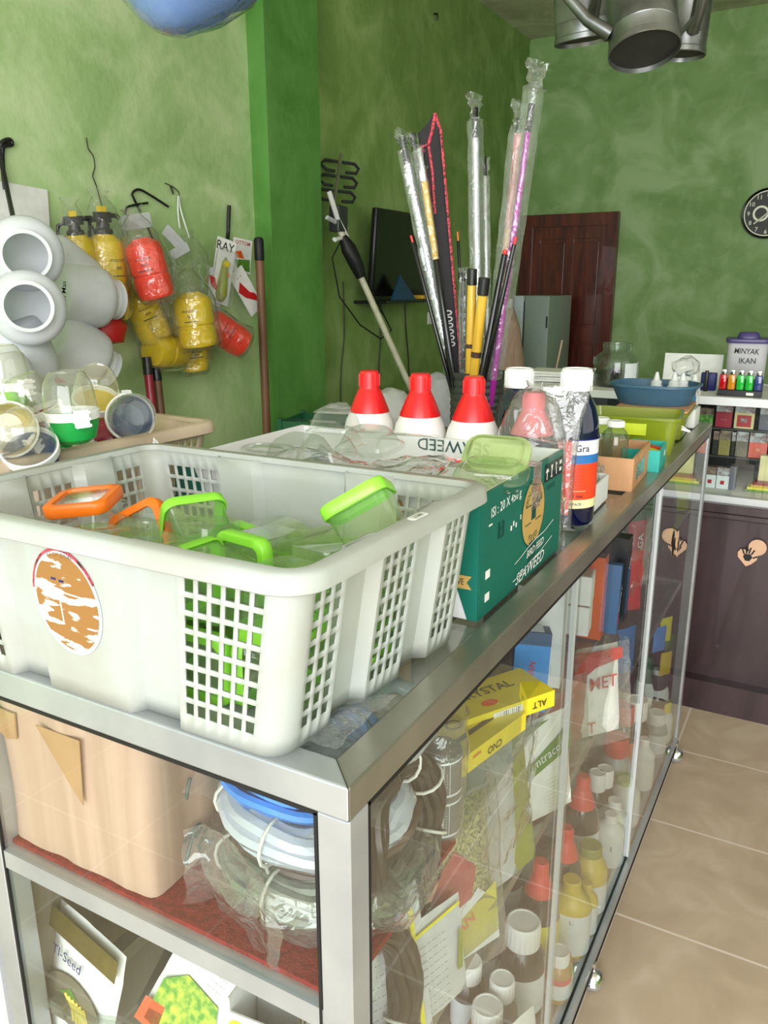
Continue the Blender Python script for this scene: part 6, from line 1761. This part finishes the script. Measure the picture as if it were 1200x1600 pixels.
ms = pillow('seed_sachet', 'white sachet with 15 ml lettering and a picture of green pods, bottom middle', (-.285, .062, SH2 - .015), RZ(12) @ RX(-30) @ RY(22), .11, .17, .016, 'paper_white', deco=[('leaf_print', [(-.4, .06), (-.42, .34), (-.2, .46), (.25, .42), (.42, .2), (.42, .05)]), ('label_navy', [(-.1, .93), (.46, .93), (.46, .90), (-.1, .90)]), ('orange_print', [(-.5, .02), (-.5, .18), (-.25, .2), (-.2, .03)])], text=[('15 ml', -.12, .78, .020)], tmat='red_print', seed=18.)
b = MB().m('ink_soft')
for k in range(7): b.text('- -- --- -- -', .006, T(.012, -.0115, .085 + k * .0075) @ FRONT)
b.done('fine_print', ms, smooth=False)
ob = thing('sachet_box', 'open white box with yellow pattern holding folded sachets, bottom right of the front glass', 'box', (-.120, .10, SH2 + .002), (0, 0, math.radians(6)))
b = MB().m('paper_white')
for c, s_ in (((.055, 0, .07), (.002, .12, .14)), ((-.055, 0, .07), (.002, .12, .14)), ((0, -.06, .062), (.112, .002, .124)), ((0, .06, .07), (.112, .002, .14)), ((0, 0, .002), (.11, .12, .003))): b.box(c, s_)
b.m('label_yellow')
for k in range(9): b.lathe([(0, 0), (.008, 0)], 14, T(-.045 + (k % 5) * .022, -.0616, .108 - (k // 5) * .02) @ RX(90), sx=1.3)
b.done('box_walls', ob, smooth=False)
for k in range(3):
    pillow('folded_sachet', 'silver folded sachet in the open white box, %s of three' % ['front', 'middle', 'back'][k], (-.122, .075 + k * .022, SH2 + .012), RZ(6) @ RX(-8), .095, .135, .010, 'paper_grey', cat='sachet', seed=20. + k)
pillow('green_sachet', 'dark green leaf printed sachet between the pod sachet and the white box', (-.17, .16, SH2 + .006), RZ(10) @ RX(-20), .10, .13, .012, 'bottle_green', cat='sachet', seed=24.)
for k, y in enumerate((.22, .30)):
    prod_box('product_box', ['dull carton on the lower shelf behind the front sachets', 'long dull carton deeper on the lower shelf'][k], (-.36, y, SH2 + .045), (.16, .06, .09), RZ(4), ['bag_brown', 'dark_grey_plastic'][k])

# ------------------------------------------------------------------ bottles on the counter floor
ZB = .082
def shelf_bottle(px, py, h, label, kind, r, body, cap, **kw):
    p = PZ(px, py, ZB + h)
    x = min(p.x, -r - .014)
    if x != p.x:                      # stands right against the glass: take its height from there
        p = PX(px, py, x); h = min(max(p.z - ZB, h * .72), h * 1.15)
    return bottle(kw.pop('name', 'pesticide_bottle'), label, (x, min(p.y, CY1 - r - .03), ZB), kind, h, r, body, cap, **kw)
shelf_bottle(818, 1438, .20, 'brown bottle with the widest white screw cap near the glass, nearest the corner post', 'vial', .044, 'amber_plastic', 'white_plastic', lab='label_white', band=(.1, .5), face=30)
shelf_bottle(785, 1528, .155, 'slimmer dark bottle with white ribbed cap in front of the widest white cap', 'vial', .030, 'amber_plastic', 'white_plastic', lab='label_white', band=(.1, .5), face=30)
shelf_bottle(762, 1570, .150, 'amber bottle with white cap, lowest one at the picture bottom', 'vial', .036, 'bottle_tan', 'white_plastic', lab='label_cream', face=30)
shelf_bottle(758, 1428, .175, 'dark bottle with white cap just behind the shelf rail, upper one', 'vial', .034, 'amber_plastic', 'white_plastic', lab='label_white', face=30)
shelf_bottle(733, 1500, .155, 'dark bottle with white cap just behind the shelf rail, lower one', 'vial', .032, 'amber_plastic', 'white_plastic', lab='label_white', face=30)
shelf_bottle(846, 1345, .245, 'brown bottle with red funnel cap and yellow label, nearest of the red capped ones', 'cone', .042, 'brown_glass', 'red_cap', lab='label_yellow', band=(.1, .5), face=40)
shelf_bottle(886, 1292, .245, 'brown bottle with red funnel cap and yellow label just beyond the first glass edge', 'cone', .040, 'brown_glass', 'red_cap', lab='label_yellow', band=(.1, .5), face=35)
shelf_bottle(893, 1280, .23, 'brown bottle with rounded red cap behind the yellow labelled ones', 'cone', .040, 'brown_glass', 'red_cap', lab='label_white', band=(.1, .5), face=30) if 0 else None
shelf_bottle(912, 1212, .26, 'brown bottle with red funnel cap and white label of small print', 'cone', .044, 'brown_glass', 'red_cap', lab='label_white', band=(.1, .5), face=30, text=[('- -- - --', .008, .8), ('- --- --', .008, .65), ('-- - --', .008, .5), ('- -- -', .008, .35)], tcol='ink_soft')
shelf_bottle(874, 1490, .150, 'tan liquid bottle with white cap and pink striped label beyond the first glass edge', 'vial', .026, 'bottle_tan', 'white_plastic', lab='label_white', lab2='label_pink', face=30)
shelf_bottle(872, 1560, .125, 'cream bottle at the very front corner beyond the first glass edge', 'vial', .026, 'label_cream', 'bottle_tan', face=30)
shelf_bottle(890, 1425, .235, 'yellow shouldered bottle with big white label, nearest yellow one', 'jug', .044, 'bottle_yellow', 'bottle_yellow', lab='label_white', band=(.05, .62), face=50, text=[('L20', .014, .85)])
shelf_bottle(920, 1366, .225, 'yellow bottle with olive cap and white label, second yellow one', 'boston', .040, 'bottle_yellow', 'packet_olive', lab='label_white', band=(.05, .5), face=40)
shelf_bottle(912, 1448, .17, 'small yellow bottle with white label close to the glass', 'jug', .026, 'bottle_yellow', 'bottle_yellow', lab='label_white', band=(.05, .6), face=40)
shelf_bottle(951, 1318, .185, 'white bottle with black boxed letters close to the glass, nearer one', 'jug', .036, 'bottle_white', 'white_plastic', lab='label_white', text=[('LI', .018, .7)], face=50)
shelf_bottle(960, 1262, .20, 'white bottle with black boxed letters close to the glass, farther one', 'jug', .038, 'bottle_white', 'white_plastic', lab='label_white', text=[('L20', .018, .7)], face=50)
shelf_bottle(976, 1240, .185, 'white bottle with a translucent green cap', 'boston', .040, 'bottle_white', 'clear_green', lab='label_white', face=40)
shelf_bottle(934, 1206, .19, 'dark bottle with white cap, left of a close pair', 'vial', .028, 'amber_plastic', 'white_plastic', lab='label_white', face=30)
shelf_bottle(946, 1200, .19, 'dark bottle with white cap, right of a close pair', 'vial', .028, 'amber_plastic', 'white_plastic', lab='label_white', face=30)
shelf_bottle(965, 1150, .21, 'grey translucent bottle with flat red cap and white label', 'vial', .040, 'bottle_grey', 'red_cap', lab='label_white', band=(.1, .5), face=30)
shelf_bottle(976, 1100, .23, 'dark brown bottle with red cap beyond the grey one', 'vial', .038, 'brown_glass', 'red_cap', lab='orange_print', face=30)
shelf_bottle(996, 1092, .235, 'dark bottle with white screw cap beside the second glass edge', 'vial', .040, 'brown_glass', 'white_plastic', lab='label_orange', face=30)
shelf_bottle(1006, 1168, .21, 'tall slim white bottle by the second glass edge', 'jug', .032, 'bottle_white', 'white_plastic', lab='paper_white', face=50)
shelf_bottle(1017, 1020, .27, 'dark green funnel capped bottle with white label and blue oval mark', 'cone', .040, 'bottle_white', 'bottle_green', lab='label_white', band=(.1, .5), face=30, text=[('0', .02, .7)], tcol='label_navy')
shelf_bottle(1026, 1122, .19, 'white bottle with white cap beyond the second glass edge', 'vial', .034, 'bottle_grey', 'white_plastic', lab='label_white', face=30)
shelf_bottle(1032, 1040, .235, 'white bottle right behind the green funnel capped one', 'jug', .036, 'bottle_white', 'white_plastic', lab='label_white', face=40)
shelf_bottle(1043, 1098, .185, 'yellow capped bottle near the far end of the counter floor', 'vial', .034, 'label_white', 'label_yellow', face=30)
shelf_bottle(1050, 1010, .22, 'dark bottle with red and white label at the far end of the counter floor', 'vial', .036, 'brown_glass', 'dark_grey_plastic', lab='label_orange', face=30)
shelf_bottle(1040, 1152, .15, 'small white bottle with yellow print near the far end glass', 'jug', .028, 'bottle_white', 'white_plastic', lab='label_yellow', face=40)
# fillers standing deeper
k = 0
for y, xs in ((.62, (-.26, -.36)), (.80, (-.22, -.32)), (.95, (-.20, -.30)), (1.10, (-.22, -.32)), (1.28, (-.20, -.32)), (1.48, (-.22, -.34)), (1.68, (-.2, -.32))):
    for x in xs:
        k += 1
        kind, body, cap = [('cone', 'brown_glass', 'red_cap'), ('vial', 'amber_plastic', 'white_plastic'), ('jug', 'bottle_white', 'white_plastic'), ('vial', 'brown_glass', 'red_cap')][k % 4]
        kn = ['red funnel capped brown', 'white capped dark', 'white plastic', 'red screw capped brown'][k % 4]
        bottle('pesticide_bottle', '%s bottle standing in the dim back rows on the counter floor' % kn, (x, y, ZB), kind, .20, .036, body, cap, lab='label_white', group='%s bottles in the dim back rows' % kn, face=30)
# blue printed packet on the counter floor
pillow('blue_white_packet', 'white packet with blue brush letters leaning at the bottom by the first glass edge', (-.024, .565, ZB + .004), RZ(70) @ RX(-10), .12, .16, .012, 'paper_white', deco=[('label_navy', [(-.4, .3), (.3, .7), (.4, .6), (-.2, .2)]), ('label_blue', [(-.3, .5), (.2, .85), (.3, .75), (-.2, .45)])], seed=30.)
# small hanging sachets at the far end
for k, (px, py, mt, lab) in enumerate(((1040, 985, 'label_yellow', 'small yellow sachet hanging at the far end, upper'), (1048, 1010, 'packet_green', 'small green sachet hanging at the far end'), (1040, 1038, 'sprayer_yellow', 'small yellow sachet hanging at the far end, lower'), (1030, 1000, 'tube_blue', 'light blue sachet beside the second glass edge'))):
    p = PX(px, py, -.05)
    pillow('hanging_sachet', lab, (p.x, p.y, p.z - .035), RZ(55), .045, .075, .008, mt, cat='sachet', seed=40. + k)
